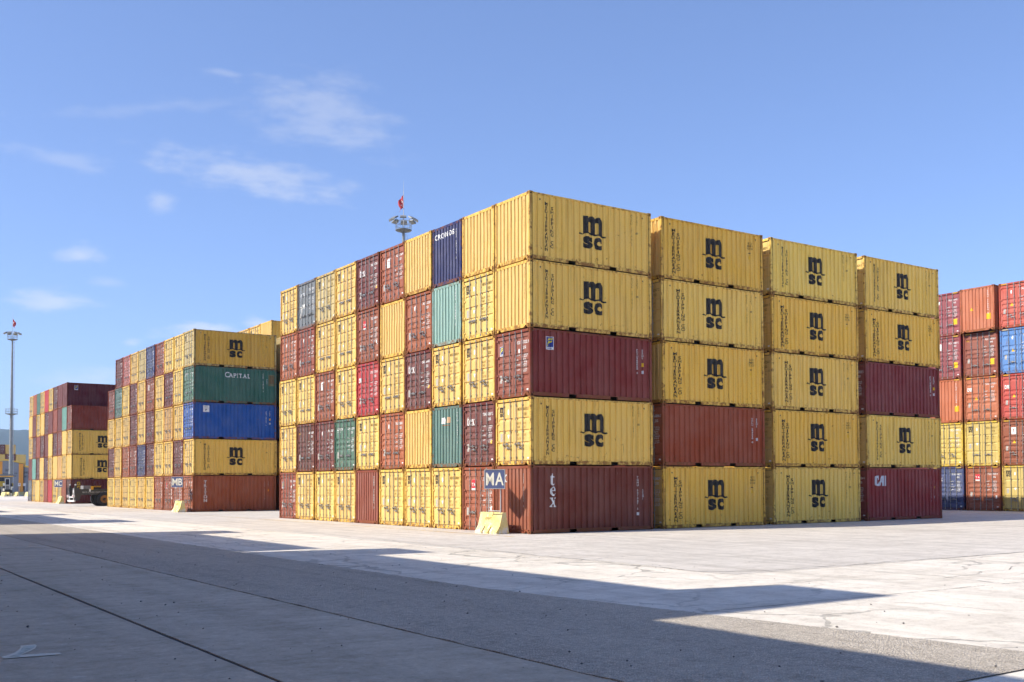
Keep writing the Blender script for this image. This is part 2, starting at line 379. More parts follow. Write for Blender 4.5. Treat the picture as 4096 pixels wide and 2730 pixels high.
def logo_msc(u, v, w):
    """u, v = left foot of the m; w = width of the m"""
    k = w
    m = xf(logo_m(), u, v, k, k * 0.92)
    s_ = text2d('s', 0, 0, 0.44 * k, 1.22, 1)
    def fit(p, x0, x1, y0, y1):
        ax = min(a for a, _ in p[0]); bx = max(a for a, _ in p[0]); ay = min(b for _, b in p[0]); by = max(b for _, b in p[0])
        return [(x0 + (a - ax) / (bx - ax) * (x1 - x0), y0 + (b - ay) / (by - ay) * (y1 - y0)) for a, b in p[0]], p[1]
    def thick(ch):
        return GLYPH[(2, ch)][0], GLYPH[(2, ch)][1]
    s = fit(thick('s'), u + 0.0 * k, u + 0.475 * k, v - 0.57 * k, v - 0.06 * k)
    c = fit(thick('c'), u + 0.535 * k, u + 0.985 * k, v - 0.57 * k, v - 0.06 * k)
    return join2d(m, s, c)
def extra_bold():
    for ch in 'scMEDITRANSHPGCO':
        cu = bpy.data.curves.new('g', 'FONT'); cu.body = ch; cu.size = 1.0; cu.resolution_u = 4; cu.fill_mode = 'FRONT'; cu.offset = 0.05 if ch in 'sc' else 0.034
        ob = bpy.data.objects.new('g', cu); COL.objects.link(ob)
        dg = bpy.context.evaluated_depsgraph_get(); dg.update()
        me = ob.evaluated_get(dg).to_mesh(); me.calc_loop_triangles()
        x0 = min(p.co.x for p in me.vertices); x1 = max(p.co.x for p in me.vertices)
        GLYPH[(2, ch)] = ([(p.co.x - x0, p.co.y) for p in me.vertices], [tuple(t.vertices) for t in me.loop_triangles], x1 - x0)
        ob.evaluated_get(dg).to_mesh_clear(); bpy.data.objects.remove(ob); bpy.data.curves.remove(cu)
extra_bold()
# serif letters drawn as outlines, unit height
TEX_T = [(0.14, 1.0), (0.17, 1.0), (0.17, 0.75), (0.36, 0.75), (0.36, 0.66), (0.17, 0.66), (0.17, 0.17), (0.20, 0.10), (0.26, 0.10), (0.33, 0.19), (0.37, 0.16), (0.28, 0.02), (0.16, 0.0), (0.05, 0.04), (0.01, 0.14), (0.01, 0.66), (-0.03, 0.68)]
TEX_E = ([(0.50, 0.27), (0.44, 0.15), (0.34, 0.13), (0.22, 0.18), (0.15, 0.30), (0.13, 0.40), (0.51, 0.40), (0.50, 0.56), (0.42, 0.69), (0.28, 0.74), (0.12, 0.68), (0.02, 0.52), (0.0, 0.36), (0.03, 0.18), (0.13, 0.04), (0.26, 0.0), (0.40, 0.05), (0.50, 0.18)],
         [(0.13, 0.46), (0.15, 0.62), (0.22, 0.67), (0.30, 0.64), (0.32, 0.46)])
TEX_X = [(0.0, 0.72), (0.24, 0.72), (0.24, 0.66), (0.20, 0.63), (0.29, 0.47), (0.41, 0.63), (0.36, 0.66), (0.36, 0.72), (0.56, 0.72), (0.56, 0.66), (0.48, 0.63), (0.33, 0.41), (0.52, 0.08), (0.58, 0.06), (0.58, 0.0), (0.28, 0.0), (0.28, 0.06), (0.33, 0.08), (0.23, 0.27), (0.10, 0.08), (0.16, 0.06), (0.16, 0.0), (-0.04, 0.0), (-0.04, 0.06), (0.02, 0.08), (0.19, 0.33), (0.05, 0.63), (0.0, 0.66)]
def tex_h(u, v, h): return join2d(xf(poly2d(TEX_T), u, v, h), xf(poly2d(*TEX_E), u + 0.40 * h, v, h), xf(poly2d(TEX_X), u + 0.98 * h, v, h))
def tex_v(u, vtop, h):
    return join2d(xf(poly2d(TEX_T), u + 0.02, vtop - 0.49, 0.46), xf(poly2d(*TEX_E), u, vtop - 0.90, 0.50), xf(poly2d(TEX_X), u - 0.01, vtop - 1.31, 0.50))
def cai(u, v, h, sx=1.25):
    c = [(0.36, 0.59), (0.36, 1.0), (0.12, 1.0), (0.03, 0.95), (0.0, 0.85), (0.0, 0.15), (0.04, 0.05), (0.12, 0.0), (0.40, 0.0), (0.45, 0.1), (0.46, 0.28), (0.65, 0.77), (0.65, 0.48), (0.57, 0.48), (0.515, 0.34), (0.65, 0.33), (0.66, 0.0), (0.78, 0.0), (0.77, 1.0), (0.62, 1.0), (0.50, 0.93), (0.44, 0.72), (0.41, 0.48), (0.30, 0.21), (0.12, 0.21), (0.12, 0.77), (0.20, 0.77), (0.20, 0.59)]
    return join2d(xf(poly2d(c), u, v, h * sx, h), rect2d(u + 0.84 * h * sx, v, u + 1.02 * h * sx, v + h))
def serif_word(s, u, v, h, xs=1.0, gap=0.2, stacked=False, pitch=0):
    parts = []; x = u; y = v
    for ch in s:
        gv, gt, w = GLYPH[(1, ch)]; k = h / CAPH; ww = w * k * xs
        x0 = x - ww / 2 if stacked else x
        parts.append(text2d(ch, x0, y, h, xs, 1))
        st = 0.11 * h
        feet = {'T': [(0.5, 0)], 'R': [(0.12, 0), (0.9, 0), (0.12, 1)], 'I': [(0.5, 0), (0.5, 1)], 'N': [(0.12, 0), (0.12, 1), (0.88, 1)], 'A': [(0.1, 0), (0.9, 0)], 'P': [(0.15, 0), (0.15, 1)], 'L': [(0.15, 1)], 'X': [(0.1, 0), (0.9, 0), (0.1, 1), (0.9, 1)], 'D': [(0.1, 0), (0.1, 1)]}.get(ch, [])
        for fx, top in feet:
            cx = x0 + fx * ww; yy = y + (h - st if top else 0)
            parts.append(rect2d(cx - 0.2 * h, yy - 0.002, cx + 0.2 * h, yy + st))
        if stacked: y -= pitch
        else: x += ww + gap * k * xs
    return join2d(*parts)

# ---------------------------------------------------------------- containers
CW, CH20, CL20 = 2.438, 2.591, 6.058
PITCH_Y, TIER, ROWGAP = 2.5458, 2.598, 0.5476
def mapF(L): return lambda u, v, w: (u - L / 2, -CW / 2 - w, v)
def mapE(L): return lambda u, v, w: (-L / 2 - w, CW / 2 - u, v)
def side_profile(L):
    a, b = 0.15, L - 0.15; n = 20 if L < 8 else 42; p = (b - a) / n; pts = [(a, -0.010)]
    for i in range(n):
        s = a + i * p
        for d, w in ((0.34, -0.010), (0.46, -0.060), (0.80, -0.060), (0.92, -0.010)): pts.append((s + d * p, w))
    pts.append((b, -0.010)); return pts
def end_profile():
    a, b = 0.10, CW - 0.10; n = 9; p = (b - a) / n; pts = [(a, -0.012)]
    for i in range(n):
        s = a + i * p
        for d, w in ((0.10, -0.012), (0.18, -0.060), (0.42, -0.060), (0.50, -0.012)): pts.append((s + d * p, w))
    pts.append((b, -0.012)); return pts
DOOR_W0 = -0.055
def door_profile(style, H):
    v0, v1 = 0.185, H - 0.15; h = v1 - v0; pts = [(v1, 0)]
    if style == 'msc':
        for f in (0.275, 0.48, 0.685):
            l = v1 - f * h; pts += [(l + 0.001, 0), (l, -0.032), (l - 0.035, -0.032), (l - 0.12, 0)]
    else:
        bands = {'corr': ((0.105, 0.18), (0.36, 0.435), (0.475, 0.55), (0.59, 0.665), (0.83, 0.905)), 'corr2': ((0.06, 0.13), (0.34, 0.41), (0.455, 0.525), (0.57, 0.64), (0.70, 0.77), (0.86, 0.93)), 'panel': ((0.27, 0.30), (0.53, 0.56), (0.78, 0.81))}[style]
        for t, b in bands:
            vt, vb = v1 - t * h, v1 - b * h; q = min(0.055, (vt - vb) * 0.4); pts += [(vt, 0), (vt - q * 0.7, -0.035), (vb + q, -0.035), (vb, 0)]
    pts.append((v0, 0)); return pts[::-1]
def interp(pts, x):
    if x <= pts[0][0]: return pts[0][1]
    for (a, wa), (b, wb) in zip(pts, pts[1:]):
        if x <= b: return wa + (wb - wa) * ((x - a) / (b - a) if b > a else 0)
    return pts[-1][1]

CACHE = {}
def cached(key, fn):
    if key not in CACHE: CACHE[key] = fn()
    return CACHE[key]

def casting_box(mb, x0, x1, y0, y1, z0, z1, sx, sy, mat=0, dark=1):
    """corner casting with an aperture in its end face (x) and side face (y)"""
    def face(P, hw, hh):   # P(u,v,w): face plane, u,v in 0..1
        c = [(0, 0), (1, 0), (1, 1), (0, 1)]; hole = [(0.5 - hw, 0.5 - hh), (0.5 + hw, 0.5 - hh), (0.5 + hw, 0.5 + hh), (0.5 - hw, 0.5 + hh)]
        for i in range(4):
            j = (i + 1) % 4
            mb.quad(P(*c[i], 0), P(*c[j], 0), P(*hole[j], 0), P(*hole[i], 0), mat)
            mb.quad(P(*hole[i], 0), P(*hole[j], 0), P(*hole[j], 0.045), P(*hole[i], 0.045), mat)
        mb.quad(*[P(*q, 0.045) for q in hole], dark)
    X = x0 if sx < 0 else x1; Y = y0 if sy < 0 else y1
    face(lambda u, v, w: (X - sx * w, y0 + (y1 - y0) * u, z0 + (z1 - z0) * v), 0.17, 0.30)
    face(lambda u, v, w: (x0 + (x1 - x0) * u, Y - sy * w, z0 + (z1 - z0) * v), 0.22, 0.30)
    mb.quad((x0, y0, z0), (x1, y0, z0), (x1, y1, z0), (x0, y1, z0), mat); mb.quad((x0, y0, z1), (x1, y0, z1), (x1, y1, z1), (x0, y1, z1), mat)
    X2 = x1 if sx < 0 else x0; Y2 = y1 if sy < 0 else y0
    mb.quad((X2, y0, z0), (X2, y1, z0), (X2, y1, z1), (X2, y0, z1), mat); mb.quad((x0, Y2, z0), (x1, Y2, z0), (x1, Y2, z1), (x0, Y2, z1), mat)

def casting_mesh(L, H, sx, sy, top):
    mb = MB(); hx, hy = L / 2, CW / 2
    x0, x1 = (-hx, -hx + 0.178) if sx < 0 else (hx - 0.178, hx)
    y0, y1 = (-hy, -hy + 0.162) if sy < 0 else (hy - 0.162, hy)
    z0, z1 = (H - 0.118, H) if top else (0, 0.118)
    casting_box(mb, x0, x1, y0, y1, z0, z1, sx, sy); return mb.mesh('corner_casting', [M_CAST, M_DARK])
def post_into(mb, L, H, sx, sy):
    hx, hy = L / 2, CW / 2; dx, dy = 0.115, 0.085
    x0, x1 = (-hx + 0.004, -hx + dx) if sx < 0 else (hx - dx, hx - 0.004)
    y0, y1 = (-hy + 0.004, -hy + dy) if sy < 0 else (hy - dy, hy - 0.004)
    mb.box(x0, x1, y0, y1, 0.118, H - 0.118)
    # side flange set back from the post
    if sy < 0: mb.box(min(x0, x1) if sx > 0 else x1, max(x0, x1) if sx < 0 else x0, y0 + 0.012, y0 + 0.03, 0.15, H - 0.1) if False else None
def post_mesh(L, H, sx, sy):
    mb = MB(); post_into(mb, L, H, sx, sy); return mb.mesh('corner_post', [M_FRAME])
def top_rail_into(mb, L, H, sy):
    hy = CW / 2; y0, y1 = (-hy + 0.003, -hy + 0.063) if sy < 0 else (hy - 0.063, hy - 0.003)
    mb.box(-L / 2 + 0.17, L / 2 - 0.17, y0, y1, H - 0.085, H - 0.022)
POCKETS = ((-1.205, -0.845), (0.845, 1.205))
def bottom_rail_into(mb, L, H, sy):
    hy = CW / 2; s = -1 if sy < 0 else 1
    xs = [-L / 2 + 0.17] + ([q for p in POCKETS for q in p] if L < 8 else []) + [L / 2 - 0.17]
    yo = s * (hy - 0.006); yi = s * (hy - 0.056)
    for i in range(0, len(xs), 2):
        mb.box(xs[i], xs[i + 1], min(yo, yi), max(yo, yi), 0.024, 0.165)
    if L < 8:
        for a, b in POCKETS:
            mb.box(a + 0.001, b - 0.001, min(yo, yi) + 0.003, max(yo, yi) - 0.003, 0.140, 0.164)
            mb.box(a - 0.008, a - 0.001, min(s * (hy - 0.6), s * (hy - 0.06)), max(s * (hy - 0.6), s * (hy - 0.06)), 0.03, 0.14)
def header_into(mb, L, H, sx):
    x0, x1 = (-L / 2 + 0.005, -L / 2 + 0.10) if sx < 0 else (L / 2 - 0.10, L / 2 - 0.005)
    mb.box(x0, x1, -CW / 2 + 0.165, CW / 2 - 0.165, H - 0.125, H - 0.02)
def sill_into(mb, L, H, sx):
    x0, x1 = (-L / 2 + 0.005, -L / 2 + 0.10) if sx < 0 else (L / 2 - 0.10, L / 2 - 0.005); y = CW / 2 - 0.165
    pts = [(-y, 0.165), (-y, 0.02), (-y + 0.05, 0.02), (-y + 0.13, 0.115), (-y + 0.16, 0.115), (-y + 0.27, 0.02), (y - 0.27, 0.02), (y - 0.16, 0.115), (y - 0.13, 0.115), (y - 0.05, 0.02), (y, 0.02), (y, 0.165)]
    mb.prism(pts, 'x', x0, x1)
def wall_strip(prof, v0, v1, L, mapping, name, seed=0):
    mb = MB(); vs = []; fs = []; nv = 9; k = nv + 1
    for i, (u, w) in enumerate(prof):
        for j in range(k):
            v = v0 + (v1 - v0) * j / nv; e = min(1, 4 * j / nv, 4 * (nv - j) / nv)
            d = max(0, mnoise.noise(Vector((u * 0.7 + seed * 13.7, v * 0.8, seed * 3.1))) - 0.05) * 0.035 + max(0, mnoise.noise(Vector((u * 2.3 + seed * 5.7, v * 2.0, seed * 7.7))) - 0.25) * 0.05
            vs.append((u, v, w - e * d))
    for i in range(len(prof) - 1):
        for j in range(nv): fs.append((k * i + j, k * (i + 1) + j, k * (i + 1) + j + 1, k * i + j + 1))
    mb.add(vs, fs); return mb.mesh(name, [M_PAINT], mapping(L))
def door_mesh(style, H, L, leaf):
    mb = MB(); g = 0.085; mid = CW / 2
    u0, u1 = (g, mid - 0.012) if leaf == 0 else (mid + 0.012, CW - g)
    ua, ub = (u0 + 0.10, u1 - 0.06) if leaf == 0 else (u0 + 0.06, u1 - 0.10)
    pr = door_profile(style, H); v0, v1 = pr[0][0], pr[-1][0]; w0 = DOOR_W0
    mb.quad((u0, v0, w0), (ua, v0, w0), (ua, v1, w0), (u0, v1, w0)); mb.quad((ub, v0, w0), (u1, v0, w0), (u1, v1, w0), (ub, v1, w0))
    for (a, da), (b, db) in zip(pr, pr[1:]):
        mb.quad((ua, a, w0 + da), (ub, a, w0 + da), (ub, b, w0 + db), (ua, b, w0 + db))
        if da or db:
            for uu in (ua, ub): mb.quad((uu, a, w0), (uu, b, w0), (uu, b, w0 + db), (uu, a, w0 + da))
    for (p, q) in (((u0, v0), (u1, v0)), ((u1, v0), (u1, v1)), ((u1, v1), (u0, v1)), ((u0, v1), (u0, v0))):
        mb.quad((p[0], p[1], w0), (q[0], q[1], w0), (q[0], q[1], w0 - 0.05), (p[0], p[1], w0 - 0.05))
    for a, b in ((v0 - 0.022, v0 - 0.001), (v1 + 0.001, v1 + 0.024)): mb.box(u0, u1, a, b, w0 - 0.04, w0 - 0.008, 1)
    if leaf == 0: mb.box(u1 + 0.001, u1 + 0.022, v0, v1, w0 - 0.04, w0 - 0.006, 1)
    ue = u0 if leaf == 0 else u1; sg = 1 if leaf == 0 else -1
    for f in (0.06, 0.33, 0.64, 0.93):
        vv = v0 + f * (v1 - v0); a, b = sorted((ue - sg * 0.06, ue + sg * 0.09)); mb.box(a, b, vv - 0.035, vv + 0.035, w0 + 0.002, w0 + 0.032)
    return mb.mesh('door', [M_PAINT, M_RUBBER], mapE(L))
BAR_U = (0.235, 0.42, 0.585, 0.765)
def bar_mesh(H, L, i):
    mb = MB(); u = BAR_U[i] * CW; w = DOOR_W0 + 0.042; ph = 0.4 * i
    mb.tube((u, 0.105, w), (u, H - 0.075, w), 0.0185, n=7)
    for vv in (0.10, H - 0.085): mb.box(u - 0.032, u + 0.032, vv - 0.03, vv + 0.03, w - 0.03, w + 0.022)
    for f in (0.12, 0.30, 0.50, 0.70, 0.89): mb.box(u - 0.034, u + 0.034, f * H - 0.022, f * H + 0.022, DOOR_W0 + 0.001, w + 0.012)
    return mb.mesh('locking_bar', [M_BAR], mapE(L))
def handle_mesh(H, L, leaf, kind):
    mb = MB(); w = DOOR_W0 + 0.072
    ua, ub = BAR_U[2 * leaf] * CW, BAR_U[2 * leaf + 1] * CW
    for (us, ue, vv) in ((ua, ub - 0.06, 0.80 if kind == 0 else 0.72), (ub, ua + 0.08, 0.66 if kind == 0 else 0.72 + 0.001)):
        um = (us + ue) / 2
        mb.tube((us, vv, w), (um, vv + 0.035, w + 0.01), 0.017, n=6); mb.tube((um, vv + 0.035, w + 0.01), (ue, vv + 0.005, w), 0.014, n=6)
        mb.box(um - 0.03, um + 0.04, vv - 0.03, vv + 0.075, DOOR_W0 + 0.001, w - 0.012); mb.box(us - 0.03, us + 0.03, vv - 0.035, vv + 0.035, w - 0.02, w + 0.02)
    return mb.mesh('handle', [M_BAR], mapE(L))

LAYER = {'sticker': 0.003, 'data_plate': 0.003, 'repair_patch': 0.003}
def mark_mesh(key, shape, panel, L, H, style=None, nm='lettering'):
    lay = LAYER.get(nm, 0.009) + (0.003 if str(key[0])[:3] in ('flb', 'cap') and nm != 'company_logo' and key[0] != 'capp' else 0)
    def go():
        vs, ts = shape() if callable(shape) else shape
        bm = bmesh.new(); bv = [bm.verts.new((a, b, 0)) for a, b in vs]
        for t in ts:
            if len(set(t)) == 3:
                try: bm.faces.new([bv[i] for i in t])
                except ValueError: pass
        if panel == 'F': prof, ax = side_profile(L), 0
        elif panel == 'E': prof, ax = end_profile(), 0
        else: prof, ax = door_profile(style, H), 1
        lo = min(p[ax] for p in vs); hi = max(p[ax] for p in vs)
        for c, _ in prof:
            if lo < c < hi:
                bmesh.ops.bisect_plane(bm, geom=bm.verts[:] + bm.edges[:] + bm.faces[:], plane_co=(c, 0, 0) if ax == 0 else (0, c, 0), plane_no=(1, 0, 0) if ax == 0 else (0, 1, 0), dist=1e-5)
        mp = mapE(L) if panel in 'ED' else mapF(L)
        for v in bm.verts:
            if panel == 'D':
                mid = CW / 2; u = v.co.x
                ins = (0.085 + 0.10 <= u <= mid - 0.072) or (mid + 0.072 <= u <= CW - 0.185)
                w = DOOR_W0 + (interp(prof, v.co.y) if ins else 0) + lay
            else: w = interp(prof, v.co[ax]) + lay
            v.co = mp(v.co.x, v.co.y, w)
        me = bpy.data.meshes.new(str(key[0])); bm.to_mesh(me); bm.free(); me.materials.append(M_MARK); return me
    return cached(('mark',) + tuple(key) + (panel, L, H, style), go)

BLK = (0.026, 0.025, 0.027); WHT = (0.78, 0.78, 0.76); FAD = (0.30, 0.20, 0.055); YEL = (0.80, 0.48, 0.03); REDM = (0.55, 0.03, 0.05); NAVY = (0.03, 0.05, 0.25); GRY = (0.42, 0.40, 0.36); CRM = (0.68, 0.62, 0.47)
# ---- paint colours
C_YEL = (0.86, 0.545, 0.115); C_YEL2 = (0.85, 0.505, 0.08); C_TAN = (0.60, 0.46, 0.17); C_ORY = (0.62, 0.33, 0.07)  # main yellows lifted to brighten sides in shade; ends scaled back later
C_MAR = (0.130, 0.022, 0.026); C_RED = (0.235, 0.048, 0.030); C_BRN = (0.27, 0.066, 0.032); C_ORB = (0.33, 0.088, 0.038); C_DMA = (0.11, 0.022, 0.022)
C_BRIGHT = (0.42, 0.022, 0.038); C_CAI = (0.26, 0.030, 0.028); C_BLU = (0.012, 0.022, 0.105); C_MID = (0.022, 0.10, 0.36); C_NAVY = (0.028, 0.055, 0.17); C_SKY = (0.06, 0.19, 0.46)
C_MINT = (0.23, 0.39, 0.34); C_DGR = (0.075, 0.17, 0.155); C_GRN = (0.05, 0.145, 0.11); C_CAP = (0.035, 0.085, 0.075); C_TEAL = (0.13, 0.32, 0.27); C_GRY = (0.13, 0.155, 0.18)
C_ORG = (0.45, 0.125, 0.055); C_TRI = (0.22, 0.056, 0.016); C_PINK = (0.45, 0.14, 0.12)

def side_marks(kind, code=None):
    """marks on the long side: list of (name, key, shape, colour)"""
    out = []
    if kind in ('msc1', 'msc2', 'msc3'):
        dv = {'msc1': 0.0, 'msc2': -0.11, 'msc3': -0.03}[kind]; du = {'msc1': 0.0, 'msc2': -0.09, 'msc3': 0.17}[kind]
        out.append(('lettering', ('med', kind), lambda: stack2d('MEDITERRANEAN', 0.80 + du, 2.255 + dv, 0.122, 0.1465, 1.3, 1), BLK))
        out += words('lettering', ('shi', kind), 'SHIPPING CO', 1.06 + du, 2.10 + dv, 0.122, 0.1465, 1.3, 1, BLK)
        out.append(('company_logo', ('mscl',), lambda: logo_msc(2.565, 1.275, 0.965), BLK))
        if kind in ('msc1', 'msc3'):
            out += words('serial_number', ('c1', kind), 'MSCU 2719617', 5.03, 2.39, 0.088, 0.107, 0.8, 0, FAD)
            out.append(('serial_number', ('c1b', kind), lambda: stack2d('22G1', 5.31, 2.39, 0.088, 0.107, 0.8), FAD)); out.append(('sticker', ('c1r',), lambda: rect2d(5.27, 1.62, 5.36, 1.70), (0.42, 0.28, 0.08)))
        else:
            out.append(('serial_number', ('c2',), lambda: join2d(text2d('MSCU', 5.24, 2.08, 0.085, 0.8, align='c'), text2d('168388 6', 5.24, 1.96, 0.085, 0.7, align='c'), text2d('CN 2210', 5.24, 1.84, 0.085, 0.75, align='c'), rect2d(5.20, 1.66, 5.29, 1.70)), BLK))
            out.append(('sticker', ('c2s',), lambda: rect2d(5.205, 1.42, 5.285, 1.56), YEL))
    elif kind in ('flor', 'plainc', 'tcl', 'ipx', 'blankc'):
        txt = {'flor': 'FCIU560660 2', 'plainc': 'FCIU560660 2', 'tcl': 'TCLU 244226 8', 'ipx': 'IPXU 387447 5', 'blankc': 'TCLU 257191 2'}[kind]
        out += words('serial_number', ('sn', txt), txt, 5.29, 2.13, 0.066, 0.085, 0.9, 1, WHT)
        out.append(('serial_number', ('sg',), lambda: stack2d('22G1', 5.57, 2.13, 0.075, 0.105, 0.8, 1), WHT))
        if kind == 'flor' or kind == 'plainc' or kind == 'ipx': out.append(('sticker', ('sst',), lambda: rect2d(5.545, 1.43, 5.62, 1.58), YEL))
        out.append(('sticker', ('sst2',), lambda: rect2d(5.545, 1.14, 5.62, 1.27), (0.6, 0.6, 0.62)))
        if kind == 'flor': out += florens(0.74, 2.30, 0.36)
        if kind == 'ipx':
            out.append(('sticker', ('ipb',), lambda: rect2d(0.70, 1.90, 1.15, 2.36), WHT))
            out.append(('company_logo', ('ipp',), lambda: join2d(text2d('P', 0.84, 1.98, 0.13, 1.3, 1, slant=0.25), rect2d(0.74, 2.17, 1.11, 2.178), text2d('interpool', 0.745, 2.25, 0.06, 0.8)), BLK))
    elif kind == 'tex':
        out.append(('company_logo', ('texv',), lambda: tex_v(0.94, 2.31, 1.2), WHT))
        out += words('serial_number', ('txc',), 'TGHU 007087 5', 5.27, 2.17, 0.078, 0.106, 0.85, 1, WHT)
        out.append(('serial_number', ('txd',), lambda: stack2d('22G1', 5.55, 1.64, 0.085, 0.11, 0.8, 1), WHT)); out.append(('sticker', ('txe',), lambda: rect2d(5.23, 0.60, 5.32, 0.72), WHT))
    elif kind == 'cai':
        out.append(('company_logo', ('cais',), lambda: cai(0.64, 1.70, 0.50, 1.72), (0.62, 0.64, 0.68)))
        out.append(('serial_number', ('cac',), lambda: stack2d('CAIU 263636 9', 5.22, 2.17, 0.075, 0.103, 0.8), (0.5, 0.3, 0.3)))
        out.append(('serial_number', ('cad',), lambda: stack2d('22G1', 5.47, 2.17, 0.08, 0.11, 0.8), (0.42, 0.22, 0.2)))
        out.append(('sticker', ('cae',), lambda: rect2d(5.44, 1.55, 5.52, 1.66), YEL)); out.append(('sticker', ('caf',), lambda: rect2d(5.44, 1.05, 5.52, 1.17), (0.5, 0.45, 0.45)))
    elif kind == 'capital':
        out.append(('company_logo', ('capw',), lambda: join2d(serif_word('C', 2.23, 1.87, 0.36, 0.95), serif_word('APITAL', 2.53, 1.87, 0.29, 0.9, 0.19)), WHT))
        out.append(('serial_number', ('capc',), lambda: stack2d('CLHU 258088 2', 5.05, 2.26, 0.08, 0.105, 0.8, 1), WHT)); out.append(('serial_number', ('capd',), lambda: stack2d('22G1', 5.33, 1.9, 0.08, 0.11, 0.8, 1), WHT))
        out.append(('repair_patch', ('capp',), lambda: rect2d(5.46, 1.38, 5.90, 2.22), (0.16, 0.17, 0.10))); out.append(('repair_patch', ('capq',), lambda: rect2d(5.56, 1.55, 5.86, 2.13), (0.17, 0.12, 0.06)))
    elif kind == 'triton':
        out.append(('company_logo', ('tri',), lambda: serif_word('TRITON', 0.90, 2.02, 0.20, 1.15, stacked=True, pitch=0.262), WHT))
        out.append(('serial_number', ('trc',), lambda: stack2d('TRHU 231722 0', 5.22, 2.17, 0.08, 0.104, 0.8), (0.6, 0.5, 0.45))); out.append(('serial_number', ('trd',), lambda: stack2d('22G1', 5.50, 2.15, 0.08, 0.11, 0.8), (0.6, 0.5, 0.45)))
        out.append(('sticker', ('tre',), lambda: rect2d(5.45, 1.42, 5.55, 1.56), (0.8, 0.33, 0.03)))
    elif kind == 'gold':
        def go():
            G = poly2d([(0, 0), (0.30, 0), (0.30, 0.22), (0.15, 0.22), (0.15, 0.15), (0.23, 0.15), (0.23, 0.07), (0.07, 0.07), (0.07, 0.28), (0.30, 0.28), (0.30, 0.35), (0, 0.35)])
            O = poly2d([(0, 0), (0.30, 0), (0.30, 0.35), (0, 0.35)], [(0.07, 0.07), (0.23, 0.07), (0.23, 0.28), (0.07, 0.28)])
            Lh = poly2d([(0, 0), (0.30, 0), (0.30, 0.07), (0.07, 0.07), (0.07, 0.35), (0, 0.35)])
            D = poly2d([(0, 0), (0.24, 0), (0.30, 0.06), (0.30, 0.29), (0.24, 0.35), (0, 0.35)], [(0.07, 0.07), (0.23, 0.07), (0.23, 0.28), (0.07, 0.28)])
            return join2d(xf(G, 0.62, 1.95, 1), xf(O, 0.62, 1.50, 1), xf(Lh, 0.62, 1.05, 1), xf(D, 0.62, 0.60, 1))
        out.append(('company_logo', ('goldv',), go, (0.62, 0.42, 0.04)))
    return out
def florens(u, v, w):
    h = w * 1.38
    f1 = [(0.20, 0.60), (0.24, 0.74), (0.36, 0.84), (0.52, 0.88), (0.72, 0.86), (0.92, 0.92), (0.86, 0.80), (0.72, 0.76), (0.50, 0.75), (0.34, 0.70)]
    f2 = [(0.12, 0.24), (0.18, 0.45), (0.26, 0.56), (0.44, 0.65), (0.66, 0.67), (0.80, 0.72), (0.76, 0.60), (0.64, 0.54), (0.46, 0.50), (0.34, 0.42), (0.22, 0.25)]
    k = '%.2f%.2f' % (u, v)
    return [('sticker', ('flw' + k,), lambda: rect2d(u, v - h, u + w, v), WHT), ('sticker', ('flb' + k,), lambda: [(a, b) for a, b in rect2d(u + 0.06 * w, v - 0.80 * h, u + 0.94 * w, v - 0.04 * h)[0]] and rect2d(u + 0.06 * w, v - 0.80 * h, u + 0.94 * w, v - 0.04 * h), NAVY),
            ('company_logo', ('fly' + k,), lambda: join2d(xf(poly2d(f1), u, v - h, w, h), xf(poly2d(f2), u, v - h, w, h)), (0.72, 0.62, 0.06)), ('lettering', ('flt' + k,), lambda: text2d('FLORENS', u + 0.08 * w, v - 0.95 * h, 0.1 * h, 0.75, 1), NAVY)]

def weights(u1, u2, v, col, dense=True):
    rows = (('MAX.WT', '30.480 KGS', '67.200 LBS'), ('TARE', '2.180 KGS', '4.800 LBS'), ('PAYLOAD', '28.300 KGS', '62.400 LBS'), ('CU.CAP', '33.2 CU.M', '1.172 CU.FT'))
    def go():
        p = []
        for i, (a, b, c) in enumerate(rows):
            y = v - i * 0.185
            p += [text2d(a, u1, y - 0.06, 0.06, 0.62, 1), text2d(b, u2, y - 0.06, 0.06, 0.62, 1), text2d(c, u2, y - 0.145, 0.06, 0.62, 1)]
        return join2d(*p)
    return ('lettering', ('wt%.2f%.2f%.2f' % (u1, u2, v),), go, col)
def code_mark(pre, num, typ, u, v, col, h=0.11):
    return ('serial_number', ('cd', pre, num, typ, round(u, 2), round(v, 2)), lambda: join2d(text2d(pre, u, v, h, 0.62, 1), text2d(num, u + 0.36, v, h, 0.62, 1), text2d(typ, u + 0.40, v - 0.2, h * 0.95, 0.62, 1)), col)
def plate(u, v, col=GRY): return ('data_plate', ('pl%.2f%.2f' % (u, v),), lambda: rect2d(u, v, u + 0.15, v + 0.31), col)
